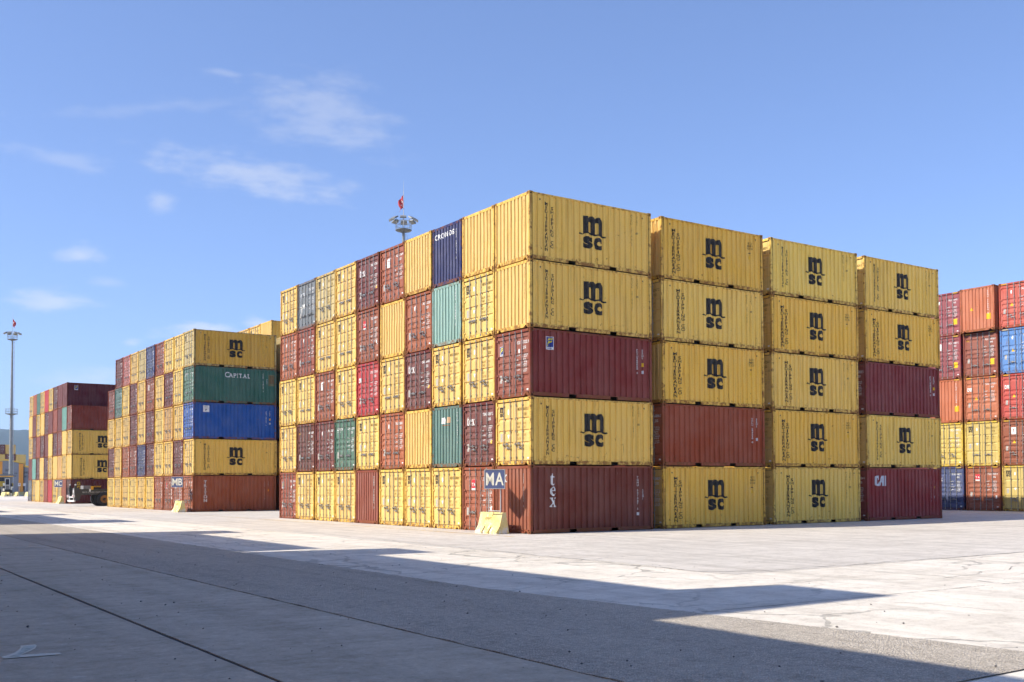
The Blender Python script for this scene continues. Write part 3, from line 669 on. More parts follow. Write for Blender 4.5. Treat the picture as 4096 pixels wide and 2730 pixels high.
def door_marks(kind, H, code):
    t = H - CH20; out = []
    typ = '45G1' if t > 0.1 else '22G1'
    if kind == 'msc':
        out.append(('company_logo', ('mscd',), lambda: logo_msc(0.245, 2.06 + t, 0.29), BLK))
        out.append(code_mark('MEDU', code, typ, 1.50, 2.09 + t, (0.24, 0.16, 0.04)))
        out.append(('lettering', ('mgw',), lambda: join2d(text2d('M.G.W', 1.43, 1.56 + t, 0.085, 0.68, 1), text2d('TARE', 1.43, 1.42 + t, 0.085, 0.68, 1), text2d('30.480', 1.86, 1.56 + t, 0.075, 0.6), text2d('2.220', 1.86, 1.42 + t, 0.075, 0.6)), FAD))
        out.append(('lettering', ('net',), lambda: join2d(text2d('NET', 1.43, 1.12 + t, 0.085, 0.68, 1), text2d('CU.CAP', 1.43, 0.98 + t, 0.085, 0.62, 1), text2d('28.260', 1.86, 1.12 + t, 0.075, 0.6), text2d('33.2', 1.86, 0.98 + t, 0.075, 0.6)), FAD))
        out.append(plate(0.27, 0.93 + t * 0.7)); out.append(('sticker', ('tri',), lambda: ([(0.76, 1.19 + t), (0.92, 1.19 + t), (0.84, 1.02 + t)], [(0, 1, 2)]), WHT))
        out.append(('sticker', ('rnd',), lambda: ell2d(0.84, 2.07 + t, 0.055, 0.11), WHT)); out.append(('sticker', ('sqr',), lambda: rect2d(2.12, 0.24, 2.24, 0.30), WHT))
    else:
        out.append(code_mark({'tex': 'TGHU', 'cai': 'CAIU', 'tal': 'TCLU', 'flor': 'FCIU', 'cap': 'CLHU', 'crx': 'CRXU'}.get(kind, 'TRLU'), code, typ, 1.50, 2.03 + t, WHT))
        out.append(weights(1.42, 1.86, 1.64 + t, WHT)); out.append(plate(0.27, 0.62 + t, (0.40, 0.38, 0.35))); out.append(('sticker', ('sqr',), lambda: rect2d(2.12, 0.24, 2.24, 0.30), WHT))
        if kind == 'tex': out += [('company_logo', ('texd',), lambda: tex_h(0.30, 1.68 + t, 0.36), WHT), ('sticker', ('yst',), lambda: rect2d(2.05, 0.90, 2.17, 1.03), YEL)]
        if kind == 'cai': out.append(('company_logo', ('caid',), lambda: cai(0.22, 1.66 + t, 0.24), WHT))
        if kind == 'tal':
            out += [('sticker', ('talr',), lambda: rect2d(0.66, 1.72 + t, 0.98, 2.06 + t), REDM), ('sticker', ('talw',), lambda: rect2d(0.66, 1.64 + t, 0.98, 1.718 + t), WHT), ('company_logo', ('talt',), lambda: text2d('TAL', 0.685, 1.80 + t, 0.13, 1.0, 1), WHT), ('sticker', ('taly',), lambda: rect2d(2.06, 0.80, 2.16, 1.0), WHT)]
        if kind == 'flor': out += florens(0.28, 2.06 + t, 0.27) + [('sticker', ('flr',), lambda: ell2d(1.62, 1.77 + t, 0.05, 0.09), WHT)]
        if kind == 'cap': out.append(('company_logo', ('capd',), lambda: join2d(serif_word('C', 0.20, 2.03 + t, 0.16, 0.9), serif_word('APITAL', 0.34, 2.03 + t, 0.13, 0.8, 0.2), rect2d(0.24, 1.95 + t, 0.70, 1.965 + t)), WHT))
        if kind == 'tt': out += [('sticker', ('ttw',), lambda: rect2d(0.66, 1.66 + t, 0.98, 2.10 + t), WHT), ('company_logo', ('ttb',), lambda: join2d(rect2d(0.80, 1.80 + t, 0.835, 2.0 + t), poly2d([(0.72, 1.94 + t), (0.82, 2.02 + t), (0.92, 1.94 + t), (0.82, 1.98 + t)])), C_BRN)]
        if kind == 'gl': out.append(('lettering', ('glx',), lambda: text2d('GOLD', 0.20, 2.05 + t, 0.07, 0.7, 1), YEL))
        if kind == 'apl': out += [('company_logo', ('apl',), lambda: xf(poly2d([(0, 0), (0.12, 0), (0.3, 0.3), (0.3, 0), (0.42, 0), (0.42, 0.34), (0.9, 0.34), (0.9, 0), (1.0, 0), (1.0, 0.42), (0.25, 0.42)]), 0.25, 1.75, 0.6), (0.6, 0.63, 0.66)), ('sticker', ('apw',), lambda: poly2d([(0.25, 1.25), (0.5, 1.35), (0.95, 1.4), (0.9, 1.15), (0.6, 1.2), (0.52, 0.8), (0.40, 0.7), (0.38, 1.1)]), (0.68, 0.68, 0.64))]
        if kind == 'o': out.append(('sticker', ('ow',), lambda: ell2d(0.82, 1.98 + t, 0.05, 0.12), WHT))
    return out

DIGITS = ['366925 5', '612867 2', '577154 9', '681806 5', '158829 1', '628800 5', '247258 3', '675232 0', '108624 3', '186310 4']
def make_container(x, y, z, colour, end, label, group, L=CL20, H=CH20, lod=0, side=None, style=None, hx=False, n=0, name='shipping_container', stripes=False, door_style=None, side_colour=None, extra=()):
    """end: 'plain' corrugated wall facing -X, or the kind of marked doors. x, y = the -X / -Y bottom corner"""
    rnd = random.Random(hash((round(x, 2), round(y, 2), round(z, 2))) & 0xffff)
    root = empty(name, (x + L / 2 + rnd.uniform(-0.03, 0.03), y + CW / 2 + rnd.uniform(-0.015, 0.015), z), rnd.uniform(-0.0035, 0.0035)); tag(root, label, 'container', group)
    k = 1 + rnd.uniform(-0.08, 0.08); colour = tuple(min(0.85, c * k) for c in colour); frc = tuple(c * 0.92 for c in colour)
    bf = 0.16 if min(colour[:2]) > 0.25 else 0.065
    lit_end_col = tuple((0.80 if bf > 0.1 else 1.0) * c * (1 - bf) + bf * q for c, q in zip(colour, (0.74, 0.66, 0.50)))  # end paint faded paler; yellow ends also darkened, sunlight level put into colour
    def part(nm, key, fn, col): return new(nm, cached(key, fn), root, col)
    if lod == 0:
        for sx in (-1, 1):
            for sy in (-1, 1):
                if sx > 0 and sy > 0: continue
                part('corner_post', ('post', L, H, sx, sy), lambda: post_mesh(L, H, sx, sy), frc)
                for tp in (0, 1): part('corner_casting', ('cast', L, H, sx, sy, tp), lambda: casting_mesh(L, H, sx, sy, tp), frc)
        for sy in (-1, 1):
            def tr():
                mb = MB(); top_rail_into(mb, L, H, sy); return mb.mesh('top_rail', [M_FRAME])
            def br():
                mb = MB(); bottom_rail_into(mb, L, H, sy); return mb.mesh('bottom_rail', [M_FRAME])
            part('top_rail', ('tr', L, H, sy), tr, frc); part('bottom_rail', ('br', L, H, sy), br, frc)
        def hd():
            mb = MB(); header_into(mb, L, H, -1); return mb.mesh('header', [M_FRAME])
        def sl():
            mb = MB(); sill_into(mb, L, H, -1); return mb.mesh('sill', [M_FRAME])
        part('header', ('hd', L, H), hd, frc); part('sill', ('sl', L, H), sl, frc)
    else:
        def fr():
            mb = MB()
            for sx in (-1, 1):
                for sy in (-1, 1):
                    post_into(mb, L, H, sx, sy)
                    hx_, hy_ = L / 2, CW / 2
                    for z0, z1 in ((0, 0.118), (H - 0.118, H)):
                        x0, x1 = (-hx_, -hx_ + 0.178) if sx < 0 else (hx_ - 0.178, hx_); y0, y1 = (-hy_, -hy_ + 0.162) if sy < 0 else (hy_ - 0.162, hy_)
                        mb.box(x0, x1, y0, y1, z0, z1, 1)
                header_into(mb, L, H, sx); sill_into(mb, L, H, sx)
            for sy in (-1, 1): top_rail_into(mb, L, H, sy); bottom_rail_into(mb, L, H, sy)
            return mb.mesh('frame', [M_FRAME, M_CAST])
        part('frame', ('frame', L, H), fr, frc)
    vr = rnd.randint(0, 4)
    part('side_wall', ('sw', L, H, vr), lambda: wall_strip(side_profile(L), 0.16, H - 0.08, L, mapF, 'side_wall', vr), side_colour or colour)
    def body():
        mb = MB(); hx_, hy_ = L / 2, CW / 2
        mb.quad((-hx_ + 0.1, hy_ - 0.03, 0.12), (hx_ - 0.1, hy_ - 0.03, 0.12), (hx_ - 0.1, hy_ - 0.03, H - 0.05), (-hx_ + 0.1, hy_ - 0.03, H - 0.05))
        mb.quad((hx_ - 0.04, -hy_ + 0.08, 0.12), (hx_ - 0.04, hy_ - 0.08, 0.12), (hx_ - 0.04, hy_ - 0.08, H - 0.05), (hx_ - 0.04, -hy_ + 0.08, H - 0.05))
        return mb.mesh('rear_walls', [M_PAINT])
    def roof():
        mb = MB(); mb.box(-L / 2 + 0.05, L / 2 - 0.05, -CW / 2 + 0.03, CW / 2 - 0.03, H - 0.045, H - 0.03); return mb.mesh('roof', [M_PAINT])
    def floor():
        mb = MB(); mb.box(-L / 2 + 0.11, L / 2 - 0.11, -CW / 2 + 0.075, CW / 2 - 0.075, 0.145, 0.158); mb.box(-L / 2 + 0.12, L / 2 - 0.12, -0.6, 0.6, 0.03, 0.144); return mb.mesh('underframe', [M_DARK])
    part('rear_walls', ('body', L, H), body, colour); part('roof', ('roof', L, H), roof, colour); part('underframe', ('floor', L, H), floor, colour)
    if end == 'plain':
        part('end_wall', ('ew', L, H, vr), lambda: wall_strip(end_profile(), 0.16, H - 0.115, L, mapE, 'end_wall', vr + 9), lit_end_col)
    else:
        st = door_style or ('msc' if end == 'msc' else ('panel' if end == 'apl' else ('corr2' if rnd.random() < 0.35 else 'corr')))
        kd = rnd.randint(0, 1); bc = (0.5, 0.5, 0.5)
        for leaf in (0, 1):
            d = part('door', ('door', st, H, L, leaf), lambda: door_mesh(st, H, L, leaf), lit_end_col)
            for i in (2 * leaf, 2 * leaf + 1):
                new('locking_bar', cached(('bar', H, L, i), lambda: bar_mesh(H, L, i)), d)
            new('handle', cached(('hnd', H, L, leaf, kd), lambda: handle_mesh(H, L, leaf, kd)), d)
        for nm, key, shp, cl in door_marks(end, H, DIGITS[n % len(DIGITS)]):
            if lod and nm == 'data_plate': continue
            mo = new(nm, mark_mesh(key, shp, 'D', L, H, st, nm), root, cl)
            if nm == 'lettering' and str(key[0])[:2] in ('mg', 'ne', 'wt'): mo['kind'] = 'stuff'
    if end == 'plain' and lod == 0:
        if 'cronos' in extra: ems = [('company_logo', ('cronos',), lambda: text2d('CRONOS', 0.20, 2.06, 0.21, 1.18, 1, gap=0.14), WHT)] + words('serial_number', ('ecr',), 'CRXU 286177 3', 2.02, 2.25, 0.075, 0.1, 0.8, 1, WHT)
        elif 'texend' in extra: ems = [('company_logo', ('texe',), lambda: serif_word('TEX', 0.12, 1.96, 0.28, 0.72, 0.25), WHT)] + words('serial_number', ('ete',), 'TGHU 007087 5', 1.96, 2.28, 0.075, 0.1, 0.8, 1, WHT)
        elif 'patch' in extra: ems = [('sticker', ('pat1',), lambda: poly2d([(0.78, 1.86), (1.08, 1.84), (1.12, 2.02), (1.06, 2.12), (0.80, 2.12)]), WHT), ('sticker', ('pat2',), lambda: poly2d([(1.22, 1.88), (1.52, 1.88), (1.52, 2.12), (1.26, 2.13)]), (0.6, 0.4, 0.25)), ('sticker', ('pat3',), lambda: rect2d(0.85, 1.77, 1.5, 1.80), (0.35, 0.16, 0.08))] + words('serial_number', ('epa',), 'TRIU 266431 2', 2.10, 2.28, 0.075, 0.1, 0.8, 1, WHT)
        elif min(colour[:2]) > 0.25: ems = words('serial_number', ('eye',), 'MSCU 2719617', 2.06, 2.32, 0.085, 0.105, 0.8, 0, FAD)
        else: ems = words('serial_number', ('ewh', H), 'TCNU 778684 3', 2.00, H - 0.32, 0.09, 0.12, 0.9, 1, WHT)
        for nm, key, shp, cl in ems: new(nm, mark_mesh(key, shp, 'E', L, H, None, nm), root, cl)
    pan = 'E' if end == 'plain' else 'D'
    for ex in extra:
        if ex == 'caution': new('sticker', mark_mesh(('cau',), lambda: rect2d(1.86, 0.72, 2.16, 1.10), pan, L, H, st if pan == 'D' else None, 'sticker'), root, YEL)
        if ex == 'tri': new('sticker', mark_mesh(('ytri',), lambda: ([(0.72, 1.40), (0.94, 1.40), (0.83, 1.60)], [(0, 1, 2)]), pan, L, H, st if pan == 'D' else None, 'sticker'), root, YEL)
        if ex == 'horse': new('company_logo', mark_mesh(('horse',), lambda: xf(poly2d([(0, 0.1), (0.25, 0.35), (0.2, 0.7), (0.35, 0.95), (0.55, 0.98), (0.5, 0.75), (0.8, 0.6), (1.1, 0.7), (0.85, 0.45), (1.05, 0.25), (0.85, 0.0), (0.75, 0.25), (0.5, 0.3), (0.35, 0.0)]), 0.38, 1.86, 0.42), pan, L, H, st, 'company_logo'), root, WHT)
    if side:
        for nm, key, shp, cl in side_marks(side): new(nm, mark_mesh(key, shp, 'F', L, H, None, nm), root, cl)
        if side.startswith('msc'):
            for u in (0.49, L - 0.47):
                def lash():
                    mb = MB(); mb.box(u - 0.035, u + 0.035, 2.28, 2.46, -0.03, -0.004, 0); mb.box(u - 0.025, u + 0.025, 2.29, 2.35, -0.004, 0.002, 1); return mb.mesh('lashing_plate', [M_PAINT, M_DARK], mapF(L))
                part('lashing_plate', ('lash', L, H, u), lash, tuple(c * 1.05 for c in colour))
    if stripes:
        def hz():
            V = []; T = []
            for u0 in (0.19, 1.86):
                for i in range(6):
                    a = u0 + i * 0.065; o = len(V); V += [(a, H - 0.115), (a + 0.032, H - 0.115), (a + 0.062, H - 0.03), (a + 0.03, H - 0.03)]; T += [(o, o + 1, o + 2), (o, o + 2, o + 3)]
            mb = MB(); mb.add([(u, v, -0.002) for u, v in V], T); return mb.mesh('hazard_stripes', [M_MARK], mapE(L))
        part('hazard_stripes', ('hz', L, H), hz, (0.75, 0.5, 0.04))
    return root

TN = ('bottom', 'second', 'third', 'fourth', 'top'); CN = ('corner', 'second', 'third', 'fourth', 'fifth', 'sixth', 'seventh', 'eighth', 'ninth', 'tenth')
KEY = {  # code: (colour, end, colour word)
    'Y': (C_YEL, 'msc', 'yellow'), 'y': (C_YEL, 'plain', 'yellow'), 'T': (C_TAN, 'msc', 'faded yellow'), 'A': (C_ORY, 'msc', 'orange yellow'), 'a': (C_ORY, 'plain', 'orange yellow'),
    'R': (C_RED, 'o', 'red brown'), 'r': (C_RED, 'plain', 'red brown'), 'B': (C_BRN, 'tt', 'brick red'), 'b': (C_BRN, 'plain', 'brick red'), 'O': (C_ORB, 'o', 'orange brown'), 'o': (C_ORB, 'plain', 'orange brown'),
    'X': (C_MAR, 'tex', 'maroon'), 'M': (C_MAR, 'o', 'maroon'), 'm': (C_MAR, 'plain', 'maroon'), 'F': (C_RED, 'flor', 'red brown'), 'L': (C_BRN, 'tal', 'brick red'), 'D': (C_DMA, 'gl', 'dark maroon'),
    'C': (C_BRIGHT, 'cai', 'bright red'), 'c': (C_BRIGHT, 'plain', 'bright red'), 'G': (C_GRN, 'cap', 'green'), 'g': (C_DGR, 'plain', 'dark green'), 'n': (C_MINT, 'plain', 'mint green'), 't': (C_TEAL, 'plain', 'teal'),
    'u': (C_BLU, 'plain', 'navy blue'), 'K': (C_GRY, 'apl', 'grey blue'), 'U': (C_MID, 'o', 'blue'), 'V': (C_NAVY, 'o', 'dark blue'), 'P': (C_PINK, 'tal', 'faded pink'), 'E': (C_DGR, 'o', 'grey green'), 'f': (C_GRN, 'plain', 'green')}
EXTRA = {('MA', 4, 2): ('cronos',), ('MA', 0, 0): ('texend',), ('MA', 1, 2): ('patch',)}
def grid(rows, x0, y0, sign, group, lod, sides):
    """rows from the top tier down, characters from the near corner column away; '.' = nothing there"""
    nt = len(rows); num = 0
    for ri, row in enumerate(rows):
        t = nt - 1 - ri
        for c, ch in enumerate(row):
            if ch == '.': continue
            col, end, word = KEY[ch]; num += 1
            sd = sides.get((t, c)); scol = None
            how = 'doors' if end != 'plain' else 'plain end'
            lab = '%s container with %s, %s tier, %s column, %s sign stack' % (word, how, TN[t], CN[c], sign)
            if sd and sd[1]: lab = sd[1]
            make_container(x0, y0 + c * PITCH_Y + random.uniform(-0.02, 0.02), t * TIER, col, end, lab, group, lod=lod, side=sd[0] if sd else None, n=num + ri * 3, side_colour=(sd[2] if sd and len(sd) > 2 else None), extra=EXTRA.get((sign, t, c), ()))

# ---------------------------------------------------------------- ground
mb = MB(); R = 4000
mb.quad((-R, -R, 0), (R, -R, 0), (R, R, 0), (-R, R, 0)); structure(new('ground', mb.mesh('ground', [M_CONC])))
mb = MB(); mb.quad((-24.3, -33.5, 0.004), (-15.7, -33.5, 0.004), (-15.7, 40.2, 0.004), (-24.3, 40.2, 0.004)); structure(new('joint_bed', mb.mesh('joint_bed', [M_JOINT])))
slab_parent = bpy.data.objects['ground']
JOINT_X = -18.43
def slab(x0, x1, y0, y1, z=0.018, g=0.008):
    mb = MB(); b = 0.006; rr = random.Random(int((x0 * 31 + y0 * 17) * 10)); n = max(2, int((y1 - y0) / 0.35)); zt = z + rr.uniform(-0.003, 0.003)
    def edge(x, s): return [(x + s * (g + abs(mnoise.noise(Vector((x * 3, (y0 + (y1 - y0) * i / n) * 2.1, 0)))) * 0.016), y0 + g + (y1 - y0 - 2 * g) * i / n) for i in range(n + 1)]
    A = edge(x0, 1); B = edge(x1, -1)
    vs = [(p[0], p[1], zt) for p in A] + [(p[0], p[1], zt) for p in B]; k = n + 1
    mb.add(vs, [(i, k + i, k + i + 1, i + 1) for i in range(n)])
    ring = A + B[::-1]; m_ = len(ring)
    mb.add([(p[0], p[1], zt) for p in ring] + [(p[0], p[1], 0.002) for p in ring], [(i, (i + 1) % m_, m_ + (i + 1) % m_, m_ + i) for i in range(m_)])
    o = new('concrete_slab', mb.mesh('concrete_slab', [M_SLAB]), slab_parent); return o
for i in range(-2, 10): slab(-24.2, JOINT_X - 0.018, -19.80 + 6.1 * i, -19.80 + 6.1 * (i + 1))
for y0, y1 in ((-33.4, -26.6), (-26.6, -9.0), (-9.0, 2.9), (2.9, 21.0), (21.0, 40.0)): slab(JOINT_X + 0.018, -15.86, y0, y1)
# worn asphalt strip with ragged edges
mb = MB(); n = 260; A = []; B = []
for i in range(n + 1):
    y = -26.5 + 66.5 * i / n
    A.append((-15.84 + 0.05 * mnoise.noise(Vector((3, y * 1.9, 0))) + 0.03 * mnoise.noise(Vector((9, y * 6.0, 0))), y))
    B.append((-12.13 + 1.0 * max(0, (-16 - y) / 10.0) + 0.05 * mnoise.noise(Vector((5, y * 1.7, 0))) + 0.03 * mnoise.noise(Vector((1, y * 6.5, 0))), y))
k = n + 1
mb.add([(x, y, 0.021) for x, y in A] + [(x, y, 0.012) for x, y in B], [(i, k + i, k + i + 1, i + 1) for i in range(n)])
mb.add([(x, y, 0.021) for x, y in A] + [(x, y, 0.003) for x, y in A], [(i, i + 1, k + i + 1, k + i) for i in range(n)]); mb.add([(x, y, 0.012) for x, y in B] + [(x, y, 0.001) for x, y in B], [(i, i + 1, k + i + 1, k + i) for i in range(n)])
structure(new('asphalt_strip', mb.mesh('asphalt_strip', [M_GRAVEL])))
M_APRON = concrete_mat('grey apron concrete', (0.60, 0.55, 0.485), (0.71, 0.655, 0.58), 0.0, 0.35)
mb = MB(); ring = []
for i in range(241): y = -16.95 + 150 * i / 240; ring.append((-6.45 + 0.25 * mnoise.noise(Vector((4, y * 0.35, 0))) + 0.10 * mnoise.noise(Vector((2, y * 1.6, 0))) + 0.05 * mnoise.noise(Vector((2, y * 5, 0))), y))
vs = [(x, y, 0.004) for x, y in ring] + [(39.7, y, 0.004) for x, y in ring]; mb.add(vs, [(i, 241 + i, 242 + i, i + 1) for i in range(240)])
structure(new('concrete_apron', mb.mesh('concrete_apron', [M_APRON])))
# jagged joints and cracks in the open concrete, laid as dark sunk strips
def crack(pts, w, z=0.008, jit=0.05, name='pavement_joint'):
    mb = MB(); P = []
    for (a, b) in zip(pts, pts[1:]):
        L_ = math.dist(a, b); m_ = max(2, int(L_ / 0.25))
        for i in range(m_): P.append((a[0] + (b[0] - a[0]) * i / m_, a[1] + (b[1] - a[1]) * i / m_))
    P.append(pts[-1]); vs = []
    for i, (x, y) in enumerate(P):
        q = P[min(i + 1, len(P) - 1)]; p = P[max(i - 1, 0)]; d = Vector((q[0] - p[0], q[1] - p[1])).normalized(); nx, ny = -d.y, d.x
        o = jit * mnoise.noise(Vector((x * 1.3, y * 1.3, 2))) + 0.4 * jit * mnoise.noise(Vector((x * 7, y * 7, 4)))
        ww = w * (0.35 + 0.9 * abs(mnoise.noise(Vector((x * 3.1, y * 3.1, 8)))))
        vs += [(x + nx * (o - ww), y + ny * (o - ww), z), (x + nx * (o + ww), y + ny * (o + ww), z)]
    mb.add(vs, [(2 * i, 2 * i + 1, 2 * i + 3, 2 * i + 2) for i in range(len(P) - 1)]); return new(name, mb.mesh(name, [M_CRACK]), slab_parent)
crack([(-11.45, -21.1), (6, -21.9)], 0.022); crack([(-6.6, -16.1), (-5.4, -16.7), (12, -17.1)], 0.028, jit=0.12); crack([(-6.3, -8.2), (-6.65, -16.1)], 0.028, jit=0.15); crack([(-5.9, 6), (-6.3, -8.2)], 0.02, jit=0.12)
crack([(-11.4, 40), (-11.6, 8), (-11.9, -4)], 0.02, jit=0.08)
crack([(-12.0, -4), (-8.5, -3.0), (-4.5, -4.4)], 0.02, jit=0.25); crack([(-7.9, -12.2), (-4.8, -11.2), (-2.6, -12.4)], 0.018, jit=0.3); crack([(-9.0, -18.8), (-6.5, -18.9), (-4.0, -20.1), (0, -19.5), (3.5, -20.6)], 0.018, jit=0.3)
crack([(-11.6, 6.5), (-8.9, 6.0), (-6.0, 6.8)], 0.022, jit=0.25); crack([(-11.5, 2.2), (-9.7, 1.5), (-6.4, 2.1)], 0.022, jit=0.25); crack([(-15.6, 9.0), (-13.4, 8.2), (-11.6, 9.1)], 0.02, jit=0.2)
crack([(-8.4, -21.3), (-7.6, -24.0), (-8.1, -27.0)], 0.016, jit=0.3); crack([(-4.2, -17.0), (-3.6, -19.0), (-4.1, -21.5)], 0.018, jit=0.25); crack([(0.5, -17), (0.9, -19.2), (0.4, -21.6)], 0.016, jit=0.2); crack([(-5.4, -23.4), (-2.0, -23.0), (2.5, -24.2)], 0.016, jit=0.3)
# painted marks on the ground
mb = MB()
s = 1 / 7.843
num_px = lambda pts: [(a * s, 2540 + b * s) for a, b in pts]
def ground_pt(px, py, z=0.0):
    d = fw + r2 * ((px - CX) / FPX) - u2 * ((py - CY) / FPX); t = (z - CAM.z) / d.z; return CAM + d * t
def flat(name, pts, z, mat, parent=None):
    P = [ground_pt(x, y, z) for x, y in pts]; from mathutils.geometry import tessellate_polygon
    ts = tessellate_polygon([P]); mb = MB(); mb.add(P, [tuple(t) for t in ts]); return new(name, mb.mesh(name, [mat]), parent)
NUM = [(50, 690), (310, 620), (450, 560), (590, 470), (650, 390), (635, 340), (1110, 300), (1150, 345), (1110, 430), (950, 510), (700, 610), (650, 632), (1040, 605), (1860, 560), (1940, 605), (1440, 650), (860, 690), (90, 745), (75, 715)]
o = flat('painted_numeral', num_px(NUM), 0.025, M_WORNWHITE); structure(o)
flat('numeral_fill', num_px([(290, 680), (520, 600), (640, 500), (700, 400), (740, 365), (1080, 340), (1090, 380), (930, 470), (690, 590), (620, 680)]), 0.0285, M_WORNGREEN, o)
mb = MB()
for y0, y1 in ((-1.2, 24.4), (26, 40.5), (43, 68)): mb.quad((-1.62, y0, 0.008), (-1.48, y0, 0.008), (-1.48, y1, 0.008), (-1.62, y1, 0.008))
structure(new('yellow_guide_line', mb.mesh('yellow_guide_line', [M_WORNYELLOW])))
# loose stones
mb = MB(); rs = random.Random(3)
for i in range(900):
    x = rs.uniform(-20, 3); y = rs.uniform(-27, 8); r = rs.choice((0.006, 0.008, 0.010, 0.016, 0.024)) * rs.uniform(0.7, 1.2)
    if x < -15.8 and y > -10 and rs.random() < 0.5: continue
    if x > -10:
        if rs.random() < 0.5: continue
        r *= 0.7
    z = 0.02 if x < -12 else 0.002
    vs = [(x + r * rs.uniform(.7, 1.2), y, z + r * .5), (x - r * rs.uniform(.7, 1.2), y, z + r * .4), (x, y + r * rs.uniform(.7, 1.2), z + r * .5), (x, y - r, z + r * .4), (x, y, z + r * rs.uniform(.8, 1.1)), (x, y, z - 0.002)]
    mb.add(vs, [(0, 2, 4), (2, 1, 4), (1, 3, 4), (3, 0, 4), (2, 0, 5), (1, 2, 5), (3, 1, 5), (0, 3, 5)])
structure(tag(new('loose_stones', mb.mesh('loose_stones', [M_STONE])), 'small loose stones scattered over the yard pavement', 'gravel'), 'stuff')

# ---------------------------------------------------------------- the MA block
GA = 'containers stacked behind the MA sign'
rowsA = ['yyuyBXYTKY', 'ynYnOyLYYRO'[0:0] + 'yYnOyLYYRO', 'FYYXYCYBYY', 'YXgyOYGMDY', 'bLYYYrYYYF']
SA = {(4, 0): ('msc1', 'yellow container with black logo, top tier at the nearest corner of MA sign stack'), (3, 0): ('msc1', 'yellow container with black logo, fourth tier at the nearest corner of MA sign stack'),
      (2, 0): ('flor', 'maroon container with small blue and yellow badge, third tier at nearest corner', (0.21, 0.034, 0.027)), (1, 0): ('msc1', 'yellow container with black logo, second tier at the nearest corner of MA sign stack'),
      (0, 0): ('tex', 'dark red container lettered tex, bottom tier at the nearest corner', (0.165, 0.038, 0.024))}
grid(rowsA, 0.0, 0.0, 'MA', GA, 0, SA)
rows_side = [  # along the shaded face: (colour, end, marks), from the top tier down
    [(C_YEL2, 'plain', 'msc2'), (C_YEL, 'msc', 'msc3'), (C_YEL2, 'plain', 'msc2'), ((0.31, 0.066, 0.026), 'o', 'tcl'), (C_YEL2, 'o', 'msc2')],
    [(C_YEL, 'msc', 'msc1'), (C_YEL2, 'msc', 'msc2'), (C_YEL, 'msc', 'msc3'), (C_YEL2, 'msc', 'msc2'), (C_YEL, 'msc', 'msc3')],
    [(C_YEL, 'msc', 'msc1'), (C_YEL2, 'msc', 'msc2'), ((0.20, 0.030, 0.030), 'o', 'plainc'), (C_YEL, 'msc', 'msc1'), (C_CAI, 'cai', 'cai')]]
WORD = {'msc1': 'yellow container with black logo', 'msc2': 'deep yellow container with black logo', 'msc3': 'yellow container with black logo', 'tcl': 'plain brick red container', 'plainc': 'plain maroon container', 'cai': 'red container lettered CAI'}
for ri, rowl in enumerate(rows_side):
    for ti, (c, e, sdm) in enumerate(rowl):
        t = 4 - ti; lab = '%s, %s tier, %s from corner along shaded side' % (WORD[sdm], TN[t], ('second', 'third', 'fourth')[ri])
        if e == 'o' and sdm == 'msc2': e = 'o'
        make_container((ri + 1) * (CL20 + ROWGAP), random.uniform(-0.015, 0.015), t * TIER, c if sdm != 'msc1' else C_YEL, e, lab, GA, side=sdm, n=ti + ri * 4)

# plain container body in one mesh, for stacks that stand outside the view or behind the others
def bulk_mesh(L, H):
    mb = MB(); hx, hy = L / 2, CW / 2
    for sx in (-1, 1):
        for sy in (-1, 1):
            post_into(mb, L, H, sx, sy)
            for z0, z1 in ((0, 0.118), (H - 0.118, H)):
                x0, x1 = (-hx, -hx + 0.178) if sx < 0 else (hx - 0.178, hx); y0, y1 = (-hy, -hy + 0.162) if sy < 0 else (hy - 0.162, hy); mb.box(x0, x1, y0, y1, z0, z1, 1)
        header_into(mb, L, H, sx); sill_into(mb, L, H, sx)
    for sy in (-1, 1): top_rail_into(mb, L, H, sy); bottom_rail_into(mb, L, H, sy)
    pr = side_profile(L)
    for sy in (-1, 1):
        vs = []
        for u, w in pr: vs += [(u - hx, sy * (hy + w), 0.16), (u - hx, sy * (hy + w), H - 0.08)]
        mb.add(vs, [(2 * i, 2 * i + 2, 2 * i + 3, 2 * i + 1) for i in range(len(pr) - 1)])
    pe = end_profile()
    for sx in (-1, 1):
        vs = []
        for u, w in pe: vs += [(sx * (hx + w), u - hy, 0.16), (sx * (hx + w), u - hy, H - 0.115)]
        mb.add(vs, [(2 * i, 2 * i + 2, 2 * i + 3, 2 * i + 1) for i in range(len(pe) - 1)])
    mb.box(-hx + 0.07, hx - 0.07, -hy + 0.07, hy - 0.07, 0.14, H - 0.03)
    return mb.mesh('shipping_container', [M_FRAME, M_CAST])
BULKC = [C_YEL, C_YEL2, C_RED, C_MAR, C_BRN, C_YEL, C_MID, C_GRN]
BULK = []
def bulk(x, y, z, H, L=CL20): BULK.append((x + L / 2, y + CW / 2, z, L, H, random.randrange(len(BULKC))))
def bulk_build():
    mb = MB()
    for x, y, z, L, H, ci in BULK:
        me = cached(('bulk', L, H), lambda: bulk_mesh(L, H)); o = len(mb.v)
        mb.v += [(v.co.x + x, v.co.y + y, v.co.z + z) for v in me.vertices]
        for p in me.polygons: mb.f.append(tuple(i + o for i in p.vertices)); mb.m.append(ci if p.material_index == 0 else len(BULKC)); mb.s.append(False)
    mats = [plain('stack paint', c, 0.6, 0, 0.25, 2.0) for c in BULKC] + [plain('stack casting', (0.12, 0.06, 0.035), 0.8)]
    o = new('container_stacks', mb.mesh('container_stacks', mats)); tag(o, 'further container stacks standing out of sight around the yard', 'containers'); o['kind'] = 'stuff'
for c in range(1, 10):
    for t in range(5): bulk(3 * (CL20 + ROWGAP), c * PITCH_Y, t * TIER, CH20)

